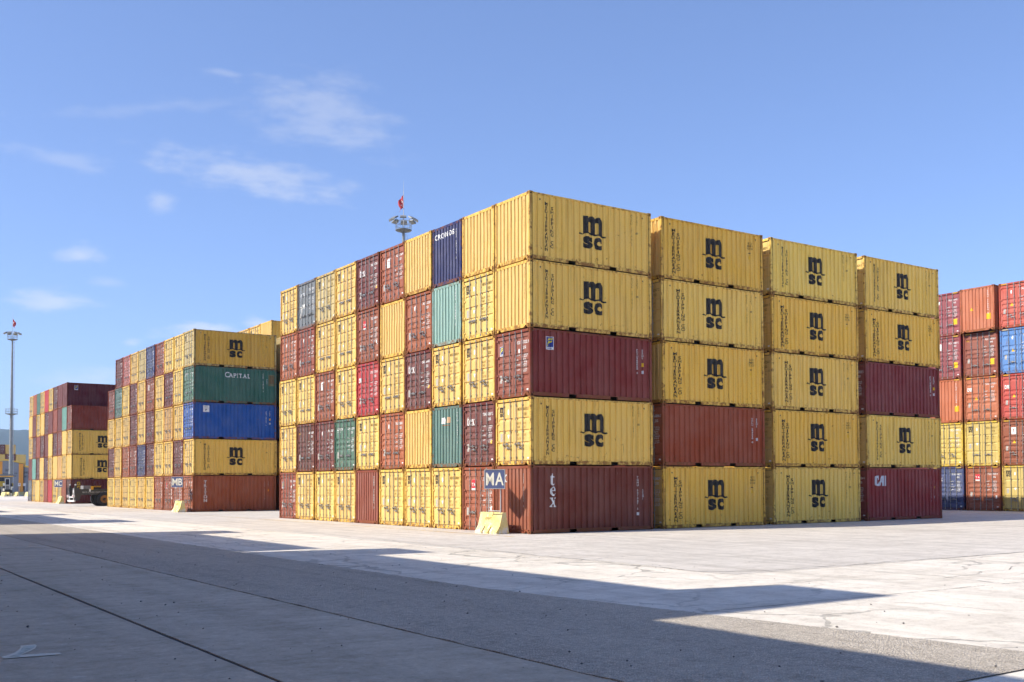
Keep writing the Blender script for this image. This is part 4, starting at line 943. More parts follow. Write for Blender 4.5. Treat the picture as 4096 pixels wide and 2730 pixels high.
# ---------------------------------------------------------------- the MB block
GB = 'containers stacked behind the MB sign'
BX, BY = 0.25, 42.40
rowsB = ['TYYRVTYPM.', 'GYMYBYMYEF', 'UYAYMYMYYY', 'YMYYMVFOYM', 'OBLOYYYYYY']
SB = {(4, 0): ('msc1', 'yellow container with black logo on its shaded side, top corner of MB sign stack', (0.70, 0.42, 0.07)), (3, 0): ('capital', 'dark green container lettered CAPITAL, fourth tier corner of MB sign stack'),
      (2, 0): ('ipx', 'blue container with small white badge, third tier corner of MB sign stack'), (1, 0): ('msc1', 'yellow container with black logo, second tier corner of MB sign stack'), (0, 0): ('triton', 'rust brown container lettered TRITON, bottom corner of MB sign stack')}
# the corner container of tier four is painted the green of its side
KEY['G'] = (C_GRN, 'cap', 'green')
grid(rowsB, BX, BY, 'MB', GB, 1, SB)
for t in range(5):
    make_container(BX + CL20 + ROWGAP, BY, t * TIER, (C_TRI, C_YEL2, C_MID, C_GRN, C_TAN)[t], 'plain', '%s container in the dark gap behind MB corner, %s tier' % (('brown', 'yellow', 'blue', 'green', 'tan')[t], TN[t]), 'containers behind the MB corner', lod=1)
HC = 2.896
for c in range(1, 5):
    make_container(BX + CL20 + ROWGAP, BY + c * PITCH_Y, 4 * (HC + 0.007), (C_YEL, C_YEL, C_YEL, C_YEL2)[c - 1], 'plain' if c == 1 else 'msc', 'bright yellow tall container peeking over the MB stack, %s from the right' % ('first', 'second', 'third', 'fourth')[c - 1], 'tall containers rising behind the MB stack', H=HC, lod=1)
    for t in range(4): bulk(BX + CL20 + ROWGAP, BY + c * PITCH_Y, t * (HC + 0.007), HC)

# ---------------------------------------------------------------- the MC block
GC = 'containers stacked behind the MC sign'
CX0, CY0 = 0.80, 86.2
rowsC = ['.mmMYcYfoY', 'Ptmrm' + 'MyYmy', 'YyFMymMrMY', 'yYayYMyMtm', 'DbYYrcYyYK'.replace('rc', 'cr')]
SC = {(4, 1): ('flor', 'maroon container with small blue badge, top corner of MC sign stack'), (3, 0): ('blankc', 'plain dark red container, fourth tier corner of MC sign stack'), (2, 0): ('msc1', 'yellow container with black logo, third tier corner of MC sign stack'),
      (1, 0): ('msc3', 'yellow container with black logo, second tier corner of MC sign stack'), (0, 0): ('gold', 'dark maroon container with yellow vertical letters, bottom corner of MC sign stack')}
KEY['P'] = (C_RED, 'o', 'red brown')
grid(rowsC, CX0, CY0, 'MC', GC, 1, SC)

# ---------------------------------------------------------------- the stack on the right
GD = 'tall containers in the stack at the right edge'
DX, DY, DP = 39.8, 2.58, 2.585
colsD = [  # nearest (rightmost) column first; top tier down: colour, doors, word
    [((0.46, 0.07, 0.05), 'o', 'red'), (C_SKY, 'o', 'light blue'), ((0.46, 0.05, 0.045), 'cai', 'red'), (C_BRN, 'tt', 'brick red'), ((0.66, 0.48, 0.09), 'msc', 'yellow')],
    [(C_ORG, 'plain', 'orange'), (C_RED, 'gl', 'brown'), (C_ORG, 'cai', 'orange'), ((0.66, 0.48, 0.09), 'msc', 'yellow'), (C_BRN, 'tal', 'brown')],
    [((0.25, 0.04, 0.06), 'o', 'maroon'), ((0.25, 0.04, 0.06), 'tt', 'maroon'), (C_ORG, 'plain', 'orange'), ((0.68, 0.49, 0.07), 'gx', 'yellow'), (C_NAVY, 'crx', 'navy blue')]]
for ci in range(-1, 5):
    for ti in range(5):
        t = 4 - ti
        if 0 <= ci < 3:
            c, e, wd = colsD[ci][ti]
            lab = '%s tall container, %s tier of right edge stack, %s' % (wd, TN[t], ('cut off by the frame', 'middle column', 'half hidden by MA stack')[ci])
            make_container(DX - (0.30 if (ci, ti) == (1, 0) else 0), DY + ci * DP, t * (HC + 0.006), c, e, lab, GD, L=12.192, H=HC, n=ci * 5 + ti, stripes=(ci, ti) != (1, 0), extra={(0, 0): ('tri',), (0, 1): ('tri',), (0, 2): ('tri',), (0, 3): ('tri',), (1, 0): ('tri', 'caution'), (1, 1): ('caution',), (1, 2): ('tri',), (2, 0): ('caution',), (2, 1): ('caution',), (2, 2): ('caution',), (2, 4): ('horse',)}.get((ci, ti), ()))
        else: bulk(DX, DY + ci * DP, t * (HC + 0.006), HC, L=12.192)

# ---------------------------------------------------------------- stacks left of the camera: their shadows fall across the foreground
NXF = -24.65 - CL20
for (ya, nc, tiers, hc) in ((-17.05, 7, 5, (0, 6)), (0.85, 6, 5, (5,)), (28.9, 8, 5, (0, 1, 7)), (56, 10, 5, (9,)), (-46.46, 12, 4, ())):
    for c in range(nc):
        tall = c in hc; n_ = tiers
        for t in range(n_):
            H_ = HC if tall else CH20
            bulk(NXF + (0.45 if (tall and ya < -10 and c == 0) else 0), ya + c * 2.447, t * (H_ + 0.007), H_)
bulk_build()

# ---------------------------------------------------------------- yellow concrete barriers and block signs
def barrier_mat():
    m = NT('barrier yellow concrete'); tc = m.n('ShaderNodeTexCoord'); P = tc.outputs['Object']
    n1 = m.noise(P, 2.2, 6, 0.65); n2 = m.noise(P, 14, 5)
    c = m.mix(m.rng(n1, 0.35, 0.7), (0.66, 0.51, 0.16), (0.74, 0.64, 0.34))
    sep = m.n('ShaderNodeSeparateXYZ'); m.l(P, sep.inputs[0])
    chip = m.rng(m.math('ADD', m.noise(P, 5, 7, 0.7), m.rng(sep.outputs[2], 0.0, 0.45, 0.16, 0.0)), 0.60, 0.66)
    c = m.mix(chip, c, (0.66, 0.62, 0.52)); c = m.mix(m.rng(n2, 0.55, 0.75, 0, 0.3), c, m.mix(1.0, c, (0.5, 0.45, 0.38), 'MULTIPLY'))
    m.base(c); m.rough(0.85); m.bump(m.math('ADD', m.math('MULTIPLY', n2, 0.3), m.math('MULTIPLY', chip, -0.6)), 0.5, 0.02); return m.m
M_BARRIER = barrier_mat()
M_STENCIL = worn_mat('stencil ochre paint', (0.22, 0.14, 0.03), 0.52, 0.62, 25)
M_SIGN = plain('sign blue enamel', (0.085, 0.105, 0.21), 0.4, 0, 0.15, 3); M_SIGNW = plain('sign cream letters', (0.72, 0.68, 0.55), 0.5, 0, 0.06, 5); M_GALV = plain('galvanised steel', (0.50, 0.50, 0.49), 0.45, 0.5, 0.15, 4); M_WHITE = plain('white paint', (0.74, 0.74, 0.72), 0.5, 0, 0.08, 4)
BLEN = 1.55
def barrier(x, y, rz, label, group, stencil=True, length=BLEN, name='concrete_barrier'):
    """front (toe) towards local -X, length along Y, origin at base centre"""
    root = empty(name, (x, y, 0), rz); tag(root, label, 'barrier', group); h = length / 2
    def body():
        mb = MB(); mb.prism([(-0.12, 0.16), (-0.155, 0.30), (-0.03, 0.81), (0.125, 0.81), (0.27, 0.0), (-0.12, 0.0)], 'y', -h, h, 0); return mb.mesh('barrier_body', [M_BARRIER])
    new('barrier_body', cached(('barb', length), body), root)
    segs = ((-h, -h + 0.52), (-h + 0.62, h - 0.58), (h - 0.48, h)) if length < 2 else ((-h, -0.9), (-0.7, 0.7), (0.9, h))
    for i, (a, b) in enumerate(segs):
        def toe():
            mb = MB(); mb.prism([(-0.30, 0.0), (-0.31, 0.07), (-0.157, 0.298), (-0.121, 0.158), (-0.121, 0.0)], 'y', a, b, 0); return mb.mesh('barrier_toe', [M_BARRIER])
        new('barrier_toe', cached(('toe', length, i), toe), root)
    if stencil:
        def st():
            V, T = text2d('asyaport', 0, 0, 0.125, 0.62, 1, slant=0.2, align='c'); d = Vector((-0.03 + 0.155, 0.81 - 0.30)).normalized()
            mb = MB(); mb.add([(-0.155 + d.x * (0.24 + b) - 0.004, 0.12 - a, 0.30 + d.y * (0.24 + b)) for a, b in V], T); return mb.mesh('stencil', [M_STENCIL])
        new('stencil', cached('stencil', st), root)
    return root
def block_sign(txt, apex, right, left, z0, z1, posts, zb, label):
    """two boards meeting at an edge towards the lane, on posts"""
    root = empty('block_sign', (apex[0], apex[1], zb)); tag(root, label, 'sign', 'block signs on yellow barriers')
    def L3(p, z): return Vector((p[0] - apex[0], p[1] - apex[1], z - zb))
    for nm, (a, b) in (('sign_board', (apex, right)), ('sign_board', (left, apex))):
        A, B = L3(a, 0), L3(b, 0); d = (B - A); ln = d.length; d.normalize(); nrm = Vector((d.y, -d.x, 0)); mb = MB()
        def P(u, v, w): q = A + d * u + nrm * w; return (q.x, q.y, v - 0)
        def slab3(u0, u1, v0, v1, w0, w1, mat):
            vs = [P(u, v, w) for w in (w0, w1) for (u, v) in ((u0, v0), (u1, v0), (u1, v1), (u0, v1))]; mb.add(vs, [(3, 2, 1, 0), (4, 5, 6, 7), (0, 1, 5, 4), (1, 2, 6, 5), (2, 3, 7, 6), (3, 0, 4, 7)], mat)
        za, zc = z0 - zb, z1 - zb
        slab3(0.012, ln - 0.012, za, zc, -0.012, 0.0, 0)
        o = new(nm, mb.mesh(nm, [M_SIGN]), root)
        mb = MB(); f = 0.022
        slab3(0.012, ln - 0.012, za, za + f, 0.001, 0.012, 0); slab3(0.012, ln - 0.012, zc - f, zc, 0.001, 0.012, 0); slab3(0.012, 0.012 + f, za + f, zc - f, 0.001, 0.012, 0); slab3(ln - 0.012 - f, ln - 0.012, za + f, zc - f, 0.001, 0.012, 0)
        new('frame', mb.mesh('frame', [M_GALV]), o)
        if txt:
            h = (zc - za) * 0.62; V, T = text2d(txt, 0, 0, h, 1.0, 1, gap=0.10); wd = max(a for a, _ in V); k = ln * 0.84 / wd
            mb = MB(); mb.add([P(ln / 2 - wd * k / 2 + a * k, za + (zc - za) * 0.20 + b, 0.006) for a, b in V], T); new('lettering', mb.mesh('lettering', [M_SIGNW]), o)
    for (x, y) in posts:
        mb = MB(); mb.tube(L3((x, y), zb - 0.01), L3((x, y), z1 - 0.05), 0.022, n=8); new('post', mb.mesh('post', [M_GALV]), root)
    mb = MB(); mb.tube(L3(posts[0], zb + 0.06), L3(posts[1], zb + 0.06), 0.02, n=6); new('cross_bar', mb.mesh('cross_bar', [M_GALV]), root)
    return root
GBAR = 'yellow concrete barriers'
barrier(-0.72, 1.56, 0, 'yellow concrete barrier lettered asyaport carrying the MA sign', GBAR)
block_sign('MA', (-1.36, 1.09), (-0.80, 0.50), (-0.78, 1.72), 1.70, 2.43, ((-0.90, 0.68), (-0.93, 1.46)), 0.81, 'blue MA block sign on posts above its yellow barrier')
barrier(-0.48, 43.15, 0, 'yellow concrete barrier carrying the MB sign', GBAR)
block_sign('MB', (-1.06, 43.0), (-0.42, 42.4), (-0.45, 43.6), 1.75, 2.50, ((-0.60, 42.6), (-0.63, 43.35)), 0.81, 'blue MB block sign on posts above its yellow barrier')
barrier(0.15, 88.1, 0, 'yellow concrete barrier carrying the MC sign', GBAR)
block_sign('MC', (-0.45, 88.2), (0.25, 87.6), (0.2, 88.8), 1.75, 2.52, ((0.06, 87.85), (0.02, 88.5)), 0.81, 'blue MC block sign on posts above its yellow barrier')

# ---------------------------------------------------------------- high masts
M_LAMPGLASS = plain('floodlight glass', (0.20, 0.20, 0.18), 0.25, 0, 0.1); M_MASTDK = plain('mast platform steel', (0.11, 0.115, 0.115), 0.6, 0.0, 0.2, 2); M_FLAG = plain('flag red cloth', (0.48, 0.045, 0.045), 0.8, 0, 0.12, 1.5); M_FLAGW = plain('flag white cloth', (0.75, 0.74, 0.73), 0.8, 0, 0.05)  # platform steel darker than the mast: shade of its underside put into colour
M_MAST = plain('mast zinc', (0.20, 0.21, 0.21), 0.55, 0.1, 0.15, 1)
def mast(x, y, label, flag_dir, mid=True, cage=True):
    HP = 33.9; root = empty('floodlight_mast', (x, y, 0)); tag(root, label, 'light mast', 'floodlight masts with flags')
    mb = MB(); z = 0
    for i in range(5): mb.tube((0, 0, HP * i / 5), (0, 0, HP * (i + 1) / 5), 0.42 - 0.05 * i, 0.42 - 0.05 * (i + 1), 14, caps=False)
    new('pole', mb.mesh('pole', [M_MAST]), root)
    mb = MB()
    for i in range(8): mb.lathe([(0.42 - 0.0074 * (2 + 4 * i) + 0.025, -0.06), (0.42 - 0.0074 * (2 + 4 * i) + 0.025, 0.06)], (0, 0, 2 + 4 * i), n=14)
    new('pole_collars', mb.mesh('pole_collars', [M_MAST]), root)
    for (zp, rp) in ((HP, 1.02),) + (((17.6, 1.25),) if mid else ()):
        mb = MB(); mb.lathe([(0.25, -0.28), (0.9, -0.10), (rp, -0.02), (rp, 0.05), (0.25, 0.06)], (0, 0, zp), n=24); pl = new('platform', mb.mesh('platform', [M_MASTDK]), root)
        mb = MB()
        for k in range(10):
            a = 2 * math.pi * k / 10; mb.tube((rp * 0.97 * math.cos(a), rp * 0.97 * math.sin(a), zp), (rp * 0.97 * math.cos(a), rp * 0.97 * math.sin(a), zp + 1.1), 0.028, n=5)
        for hz in (0.55, 1.1):
            for k in range(20):
                a, b = 2 * math.pi * k / 20, 2 * math.pi * (k + 1) / 20; mb.tube((rp * 0.97 * math.cos(a), rp * 0.97 * math.sin(a), zp + hz), (rp * 0.97 * math.cos(b), rp * 0.97 * math.sin(b), zp + hz), 0.026, n=5)
        new('railing', mb.mesh('railing', [M_MAST]), pl)
    for k in range(8):
        a = 2 * math.pi * (k + 0.35) / 8; ca, sa = math.cos(a), math.sin(a); rr, zz = 1.5, HP + 1.25
        def lp(r, t, h): return (ca * r - sa * t, sa * r + ca * t, h)
        mb = MB(); vs = [lp(rr - 0.28, -0.40, zz + 0.20), lp(rr + 0.30, -0.40, zz - 0.12), lp(rr + 0.30, 0.40, zz - 0.12), lp(rr - 0.28, 0.40, zz + 0.20), lp(rr - 0.22, -0.36, zz + 0.36), lp(rr + 0.34, -0.36, zz + 0.04), lp(rr + 0.34, 0.36, zz + 0.04), lp(rr - 0.22, 0.36, zz + 0.36)]
        mb.add(vs, [(4, 5, 6, 7), (0, 1, 5, 4), (1, 2, 6, 5), (2, 3, 7, 6), (3, 0, 4, 7), (0, 3, 2, 1)], 0)
        ins = [lp(rr - 0.24, -0.34, zz + 0.17), lp(rr + 0.26, -0.34, zz - 0.11), lp(rr + 0.26, 0.34, zz - 0.11), lp(rr - 0.24, 0.34, zz + 0.17)]
        mb.add([(p[0], p[1], p[2] - 0.02) for p in ins], [(0, 3, 2, 1)], 1); mb.tube(lp(0.95, 0, zz - 0.15), lp(rr - 0.2, 0, zz + 0.12), 0.03, n=5)
        new('floodlight', mb.mesh('floodlight', [M_MAST, M_LAMPGLASS]), root)
    # ladder with safety cage on the +X side
    mb = MB()
    for t in (-0.2, 0.2): mb.tube((0.52, t, 1.5), (0.38, t, HP - 0.4), 0.025, n=5)
    for i in range(64): mb.tube((0.51 - 0.0021 * i, -0.2, 2 + i * 0.49), (0.51 - 0.0021 * i, 0.2, 2 + i * 0.49), 0.014, n=4)
    new('ladder', mb.mesh('ladder', [M_GALV]), root)
    mb = MB()
    for i in range(22):
        z = 3 + i * 1.42; pts = [(0.42, -0.3, z), (0.75, -0.34, z), (0.98, 0, z), (0.75, 0.34, z), (0.42, 0.3, z)]
        for a, b in zip(pts, pts[1:]): mb.tube(a, b, 0.022, n=4)
    for (px_, py_) in ((0.75, -0.34), (0.98, 0), (0.75, 0.34)): mb.tube((px_, py_, 3), (px_, py_, 33), 0.02, n=4)
    if cage: new('safety_cage', mb.mesh('safety_cage', [M_MAST]), root)
    mb = MB(); mb.tube((0, 0, HP), (0, 0, HP + 5.0), 0.05, 0.035, n=8); mb.tube((0, 0, HP + 5.0), (0, 0, HP + 6.4), 0.022, 0.012, n=5); new('flagpole', mb.mesh('flagpole', [M_GALV]), root)
    # flag hanging in folds; its cloth falls away from the pole
    fd = Vector(flag_dir).normalized(); side = Vector((-fd.y, fd.x, 0)); N, Mv = 12, 10
    def fp(a, b):      # a: 0 hoist..1 fly, b: 0 top..1 bottom
        z = HP + 4.5 - 1.55 * b - a * (0.80 + 0.2 * math.sin(b * 5)); r = 0.05 + 0.72 * a * (0.75 + 0.25 * math.sin(b * 6 + 1)); r *= 0.9; q = fd * r + side * (0.16 * math.sin(a * 9 + b * 3) * (0.3 + a)); return (q.x, q.y, z)
    mb = MB(); vs = [fp(i / N, j / Mv) for j in range(Mv + 1) for i in range(N + 1)]
    mb.add(vs, [(j * (N + 1) + i, j * (N + 1) + i + 1, (j + 1) * (N + 1) + i + 1, (j + 1) * (N + 1) + i) for j in range(Mv) for i in range(N)], 0, True)
    fl = new('flag', mb.mesh('flag', [M_FLAG]), root)
    cres = arc(0.38, 0.5, 0.19, 0.27, 50, 310, 12) + arc(0.43, 0.5, 0.15, 0.21, 300, 60, 12); mbc = MB()
    V, T = poly2d(cres)
    for s_ in (-1, 1): mbc.add([tuple(Vector(fp(a, b)) + side * 0.012 * s_) for a, b in V], T)
    star = [(0.62 + (0.1 if i % 2 == 0 else 0.04) * math.cos(math.pi * i / 5), 0.5 + (0.14 if i % 2 == 0 else 0.056) * math.sin(math.pi * i / 5)) for i in range(10)]; V, T = poly2d(star)
    for s_ in (-1, 1): mbc.add([tuple(Vector(fp(a, b)) + side * 0.012 * s_) for a, b in V], T)
    new('flag_emblem', mbc.mesh('flag_emblem', [M_FLAGW]), fl)
    return root
mast(39.0, 85.0, 'floodlight mast with a red flag rising behind the MA stack', (-0.8, 0.6, 0))
mast(14.85, 221.5, 'distant floodlight mast with a red flag at the left edge', (0.9, -0.3, 0), cage=False)

# ---------------------------------------------------------------- heavy terminal trailer between the MB and MC stacks
M_CHASSIS = plain('trailer chassis paint', (0.055, 0.052, 0.045), 0.6, 0, 0.25, 3); M_TYRE = plain('tyre rubber', (0.022, 0.022, 0.024), 0.75, 0, 0.3, 5); M_RIM = plain('rusty orange rim', (0.30, 0.13, 0.03), 0.7, 0, 0.3, 6); M_ORANGE = plain('orange reflector', (0.72, 0.36, 0.02), 0.5); M_REDL = plain('red lens', (0.45, 0.02, 0.03), 0.4); M_GRYP = plain('grey panel', (0.24, 0.23, 0.22), 0.6)
T = empty('terminal_trailer', (6.0, 72.3, 0)); tag(T, 'dark heavy terminal trailer with big tyres, partly hidden behind the MB stack', 'trailer')
def tp(nm, mats, fn, parent=T):
    mb = MB(); fn(mb); mb.v = [(a - 6.0, b - 72.3, c) for a, b, c in mb.v]; return new(nm, mb.mesh(nm, mats), parent)
bm_ = tp('chassis', [M_CHASSIS], lambda m: m.box(-1.27, 14, 71.05, 73.6, 1.05, 1.58))
tp('end_bracket', [M_CHASSIS], lambda m: m.prism([(-1.85, 1.75), (-1.65, 1.75), (-1.35, 1.58), (-1.274, 1.58), (-1.274, 1.05), (-1.40, 0.55), (-1.75, 0.55)], 'y', 71.05, 71.25))
tp('end_bracket', [M_CHASSIS], lambda m: m.prism([(-1.85, 1.75), (-1.65, 1.75), (-1.35, 1.58), (-1.274, 1.58), (-1.274, 1.05), (-1.40, 0.55), (-1.75, 0.55)], 'y', 73.4, 73.6))
tp('bumper', [M_WHITE], lambda m: m.box(-1.90, -1.78, 70.95, 73.75, 0.42, 0.57))
for yy in (71.3, 73.1): tp('bumper_upright', [M_WHITE], lambda m: m.box(-1.88, -1.80, yy, yy + 0.12, 0.571, 0.95))
tp('bumper_rail', [M_WHITE], lambda m: m.box(-1.87, -1.81, 71.42, 73.1, 0.80, 0.90))
for yy in (71.0, 73.25):
    lb = tp('light_box', [M_WHITE], lambda m: m.box(-1.95, -1.80, yy, yy + 0.5, 0.83, 1.05)); tp('lamp', [M_REDL], lambda m: m.box(-1.97, -1.951, yy + 0.05, yy + 0.22, 0.87, 1.01), lb)
tp('end_plate', [M_GRYP], lambda m: m.prism([(71.7, 1.0), (72.5, 1.0), (72.35, 1.65), (71.9, 1.65)], 'x', -1.72, -1.62)); tp('label_plate', [M_WHITE], lambda m: m.box(-1.735, -1.722, 71.95, 72.2, 1.25, 1.5))
for yy in (71.1, 73.5):
    gp = tp('guide_post', [M_CHASSIS], lambda m: m.box(-1.80, -1.66, yy - 0.06, yy + 0.06, 1.751, 1.92)); tp('marker_lamp', [M_WHITE], lambda m: m.box(-1.80, -1.68, yy - 0.05, yy + 0.05, 1.921, 2.06), gp)
tp('panel_box', [M_GRYP], lambda m: m.box(-1.05, -0.42, 71.2, 72.4, 1.581, 1.90))
hz = tp('hazard_panel', [M_ORANGE, M_DARK], lambda m: (m.box(-0.415, 0.45, 71.1, 72.4, 1.74, 1.90, 1), m.box(-0.415, 0.45, 71.15, 72.4, 1.581, 1.739, 1)))
for i in range(5): tp('stripe', [M_ORANGE], lambda m: m.prism([(-0.2 + i * 0.13, 1.75), (-0.14 + i * 0.13, 1.75), (-0.06 + i * 0.13, 1.89), (-0.12 + i * 0.13, 1.89)], 'y', 71.085, 71.099), hz)
tp('reflector', [M_ORANGE], lambda m: m.box(-0.44, -0.22, 71.0, 71.04, 1.53, 1.86)); tp('marker_board', [M_WHITE], lambda m: m.box(-0.58, -0.45, 71.0, 71.04, 1.36, 1.60))
V, TT = text2d('MAX LOAD CAP 65 TON AT 30 KM/H', -1.15, 1.22, 0.15, 0.80, 1, gap=0.12); tp('lettering', [plain('chassis lettering', (0.42, 0.41, 0.38), 0.6)], lambda m: m.add([(a, 71.046, b) for a, b in V], TT))
for xx in (0.72, 2.25, 9.0):
    tp('axle', [M_CHASSIS], lambda m: m.tube((xx, 71.0, 0.65), (xx, 73.9, 0.65), 0.12, n=10)); tp('axle_mount', [M_CHASSIS], lambda m: m.box(xx - 0.2, xx + 0.2, 71.6, 73.2, 0.75, 1.049))
    for yy in (71.0, 71.86, 72.74, 73.6):
        wl_ = tp('wheel', [M_TYRE], lambda m: m.lathe([(0.36, -0.17), (0.56, -0.17), (0.63, -0.13), (0.65, -0.06), (0.65, 0.06), (0.63, 0.13), (0.56, 0.17), (0.36, 0.17)], (xx, yy, 0.65), 'y', 36))
        tp('rim', [M_RIM, M_CHASSIS], lambda m: (m.lathe([(0.0, -0.02), (0.14, -0.02), (0.15, -0.10), (0.26, -0.08), (0.36, -0.15), (0.37, -0.165)], (xx, yy, 0.65), 'y', 24, 0), m.lathe([(0.0, -0.13), (0.10, -0.13), (0.11, -0.03)], (xx, yy, 0.65), 'y', 12, 1)), wl_)

# ---------------------------------------------------------------- distant gate area on the left
M_WALLG = plain('grey cladding', (0.20, 0.215, 0.25), 0.6, 0, 0.06, 0.4); M_WALLO = plain('orange cladding', (0.66, 0.28, 0.03), 0.6, 0, 0.06, 0.4); M_ROOFY = plain('yellow roof trim', (0.66, 0.44, 0.08), 0.6, 0, 0.06, 0.6); M_TEXT = plain('dark wall lettering', (0.02, 0.022, 0.03), 0.6); M_GLASS = plain('dark glass', (0.012, 0.014, 0.035), 0.12); M_SIGNY = plain('yellow sign', (0.62, 0.42, 0.02), 0.5, 0, 0.1); M_BOOTH = plain('booth grey', (0.15, 0.16, 0.18), 0.6, 0, 0.1, 1)
H_ = empty('warehouse', (15.3, 230, 0)); tag(H_, 'grey warehouse with orange stripes and dark lettering behind the gate booth', 'building')
def hp(nm, mats, fn, parent=H_, off=(15.3, 230)):
    mb = MB(); fn(mb); mb.v = [(a - off[0], b - off[1], c) for a, b, c in mb.v]; return new(nm, mb.mesh(nm, mats), parent)
hw = hp('wall', [M_WALLG], lambda m: m.prism([(9.5, 0), (18.7, 0), (18.7, 6.9), (15.3, 7.6), (14.6, 7.6), (9.5, 6.9)], 'y', 230.05, 262))
hp('wall_stripe', [M_WALLO], lambda m: m.prism([(17.74, 0), (18.66, 0), (18.66, 6.85), (17.74, 7.05)], 'y', 230.0, 230.045), hw); hp('wall_stripe', [M_WALLO], lambda m: m.prism([(11.6, 0), (14.44, 0), (14.44, 7.45), (11.6, 7.2)], 'y', 230.0, 230.045), hw)
hp('roof', [M_ROOFY], lambda m: m.prism([(9.2, 6.95), (14.6, 7.61), (15.3, 7.61), (18.95, 6.93), (18.95, 7.2), (15.3, 7.95), (14.6, 7.95), (9.2, 7.25)], 'y', 229.8, 262.2))
for (s_, x_, z_, h_, b_) in (('info', 15.05, 5.2, 0.62, 1), ('aptan yar', 14.5, 4.62, 0.30, 0), ('arın değil.', 16.2, 4.62, 0.30, 0), ('emlidir.', 16.45, 4.05, 0.30, 0)):
    V, TT = text2d(s_, x_, z_, h_, 0.72, b_); hp('lettering', [M_TEXT], lambda m: m.add([(a, 230.03, b) for a, b in V], TT), hw)
H2 = empty('warehouse', (20.2, 231, 0)); tag(H2, 'second grey warehouse lettered in dark blue, right of the orange stripe', 'building')
w2 = hp('wall', [M_WALLG], lambda m: m.prism([(18.96, 0), (23.0, 0), (23.0, 5.6), (18.96, 6.2)], 'y', 230.7, 262), H2, (20.2, 231))
hp('roof', [M_ROOFY], lambda m: m.prism([(18.97, 6.21), (23.2, 5.61), (23.2, 6.0), (18.97, 6.6)], 'y', 230.5, 262), H2, (20.2, 231))
for s_, z_ in (('neş', 4.75), ('erji', 3.85)):
    V, TT = text2d(s_, 18.98, z_, 0.62, 0.72, 1); hp('lettering', [M_TEXT], lambda m: m.add([(a, 230.68, b) for a, b in V], TT), w2, (20.2, 231))
K = empty('gate_booth', (8.8, 186.5, 0)); tag(K, 'dark grey gate booth with flat roof and a white framed door', 'booth'); ko = (8.8, 186.5)
kb = hp('wall', [M_BOOTH], lambda m: m.box(6.0, 9.75, 185.1, 188, 1.25, 3.6), K, ko); hp('plinth', [M_DARK], lambda m: m.box(8.7, 9.74, 185.15, 187.9, 0, 1.249), K, ko); hp('plinth', [M_DARK], lambda m: m.box(6.05, 8.2, 185.15, 187.9, 0, 1.249), K, ko)
kr = hp('roof', [M_BOOTH], lambda m: m.box(5.6, 9.95, 184.6, 188.5, 3.78, 4.1), K, ko); hp('fascia', [M_ORANGE], lambda m: m.box(5.6, 9.95, 184.55, 184.598, 3.62, 3.80), kr, ko)
kd = hp('door', [M_GRYP], lambda m: m.box(8.62, 9.42, 185.02, 185.095, 1.33, 3.31), K, ko); hp('pane', [M_GLASS], lambda m: m.box(8.73, 9.32, 184.99, 185.018, 2.15, 3.2), kd, ko)
for (a, b, c, d) in ((8.62, 8.72, 1.33, 3.31), (9.33, 9.42, 1.33, 3.31), (8.721, 9.329, 3.21, 3.31), (8.721, 9.329, 2.03, 2.14)): hp('door_frame', [M_WHITE], lambda m: m.box(a, b, 184.98, 185.018, c, d), kd, ko)
kw = hp('window', [M_GLASS], lambda m: m.box(6.6, 8.45, 185.05, 185.095, 2.6, 3.45), K, ko)
def notice(name, x, y, z0, z1, w, mat, pole, label, cat='sign'):
    r = empty(name, (x, y, 0)); tag(r, label, cat); o = (x, y)
    b = hp('sign_board', [mat], lambda m: m.box(x - w / 2, x + w / 2, y - 0.05, y - 0.02, z0, z1), r, o)
    if pole: hp('post', [M_GALV], lambda m: m.tube((x, y, 0), (x, y, z1), 0.045, n=6), r, o)
    return r, b
r_, b_ = notice('notice_board', 8.05, 184.7, 1.85, 2.75, 1.0, M_SIGNY, True, 'yellow notice board beside the gate booth at the left edge')
for i in range(3): hp('text_line', [M_TEXT], lambda m: m.box(7.65, 8.45, 184.62, 184.648, 2.02 + i * 0.25, 2.08 + i * 0.25), b_, (8.05, 184.7))
r_, b_ = notice('warning_sign', 10.35, 189, 1.95, 2.45, 0.48, M_SIGNY, True, 'small yellow warning sign on a post by the booth'); hp('symbol', [M_TEXT], lambda m: m.prism([(10.18, 2.02), (10.52, 2.02), (10.35, 2.34)], 'y', 188.91, 188.945), b_, (10.35, 189)); hp('sub_board', [M_WHITE], lambda m: m.box(10.12, 10.58, 188.95, 188.98, 1.5, 1.8), r_, (10.35, 189))
r_, b_ = notice('parking_sign', 11.15, 186, 1.88, 2.45, 0.42, M_WHITE, True, 'small white sign on a thin post before the orange stripe'); hp('symbol', [M_REDL], lambda m: m.lathe([(0.08, 0), (0.13, 0)], (11.15, 185.94, 2.27), 'y', 16, 0, False), b_, (11.15, 186))
r_, b_ = notice('lane_sign', 12.15, 187, 1.9, 2.4, 0.36, M_WHITE, False, 'small white lane sign beside the far left corner of MC stack'); hp('post', [M_GALV], lambda m: m.tube((12.42, 187, 0), (12.42, 187, 2.4), 0.05, n=6), r_, (12.15, 187))
r = empty('striped_bollard', (8.33, 184.2, 0)); tag(r, 'black and yellow striped bollard behind the left barriers', 'bollard')
for i in range(5): hp('band', [M_SIGNW if i % 2 == 0 else M_DARK], lambda m: m.tube((8.33, 184.2, i * 0.49 + (0.001 if i else 0)), (8.33, 184.2, (i + 1) * 0.49), 0.17, n=12), r, (8.33, 184.2))
r = empty('striped_bollard', (9.62, 184.4, 0)); tag(r, 'black and yellow striped bollard beside the booth door', 'bollard')
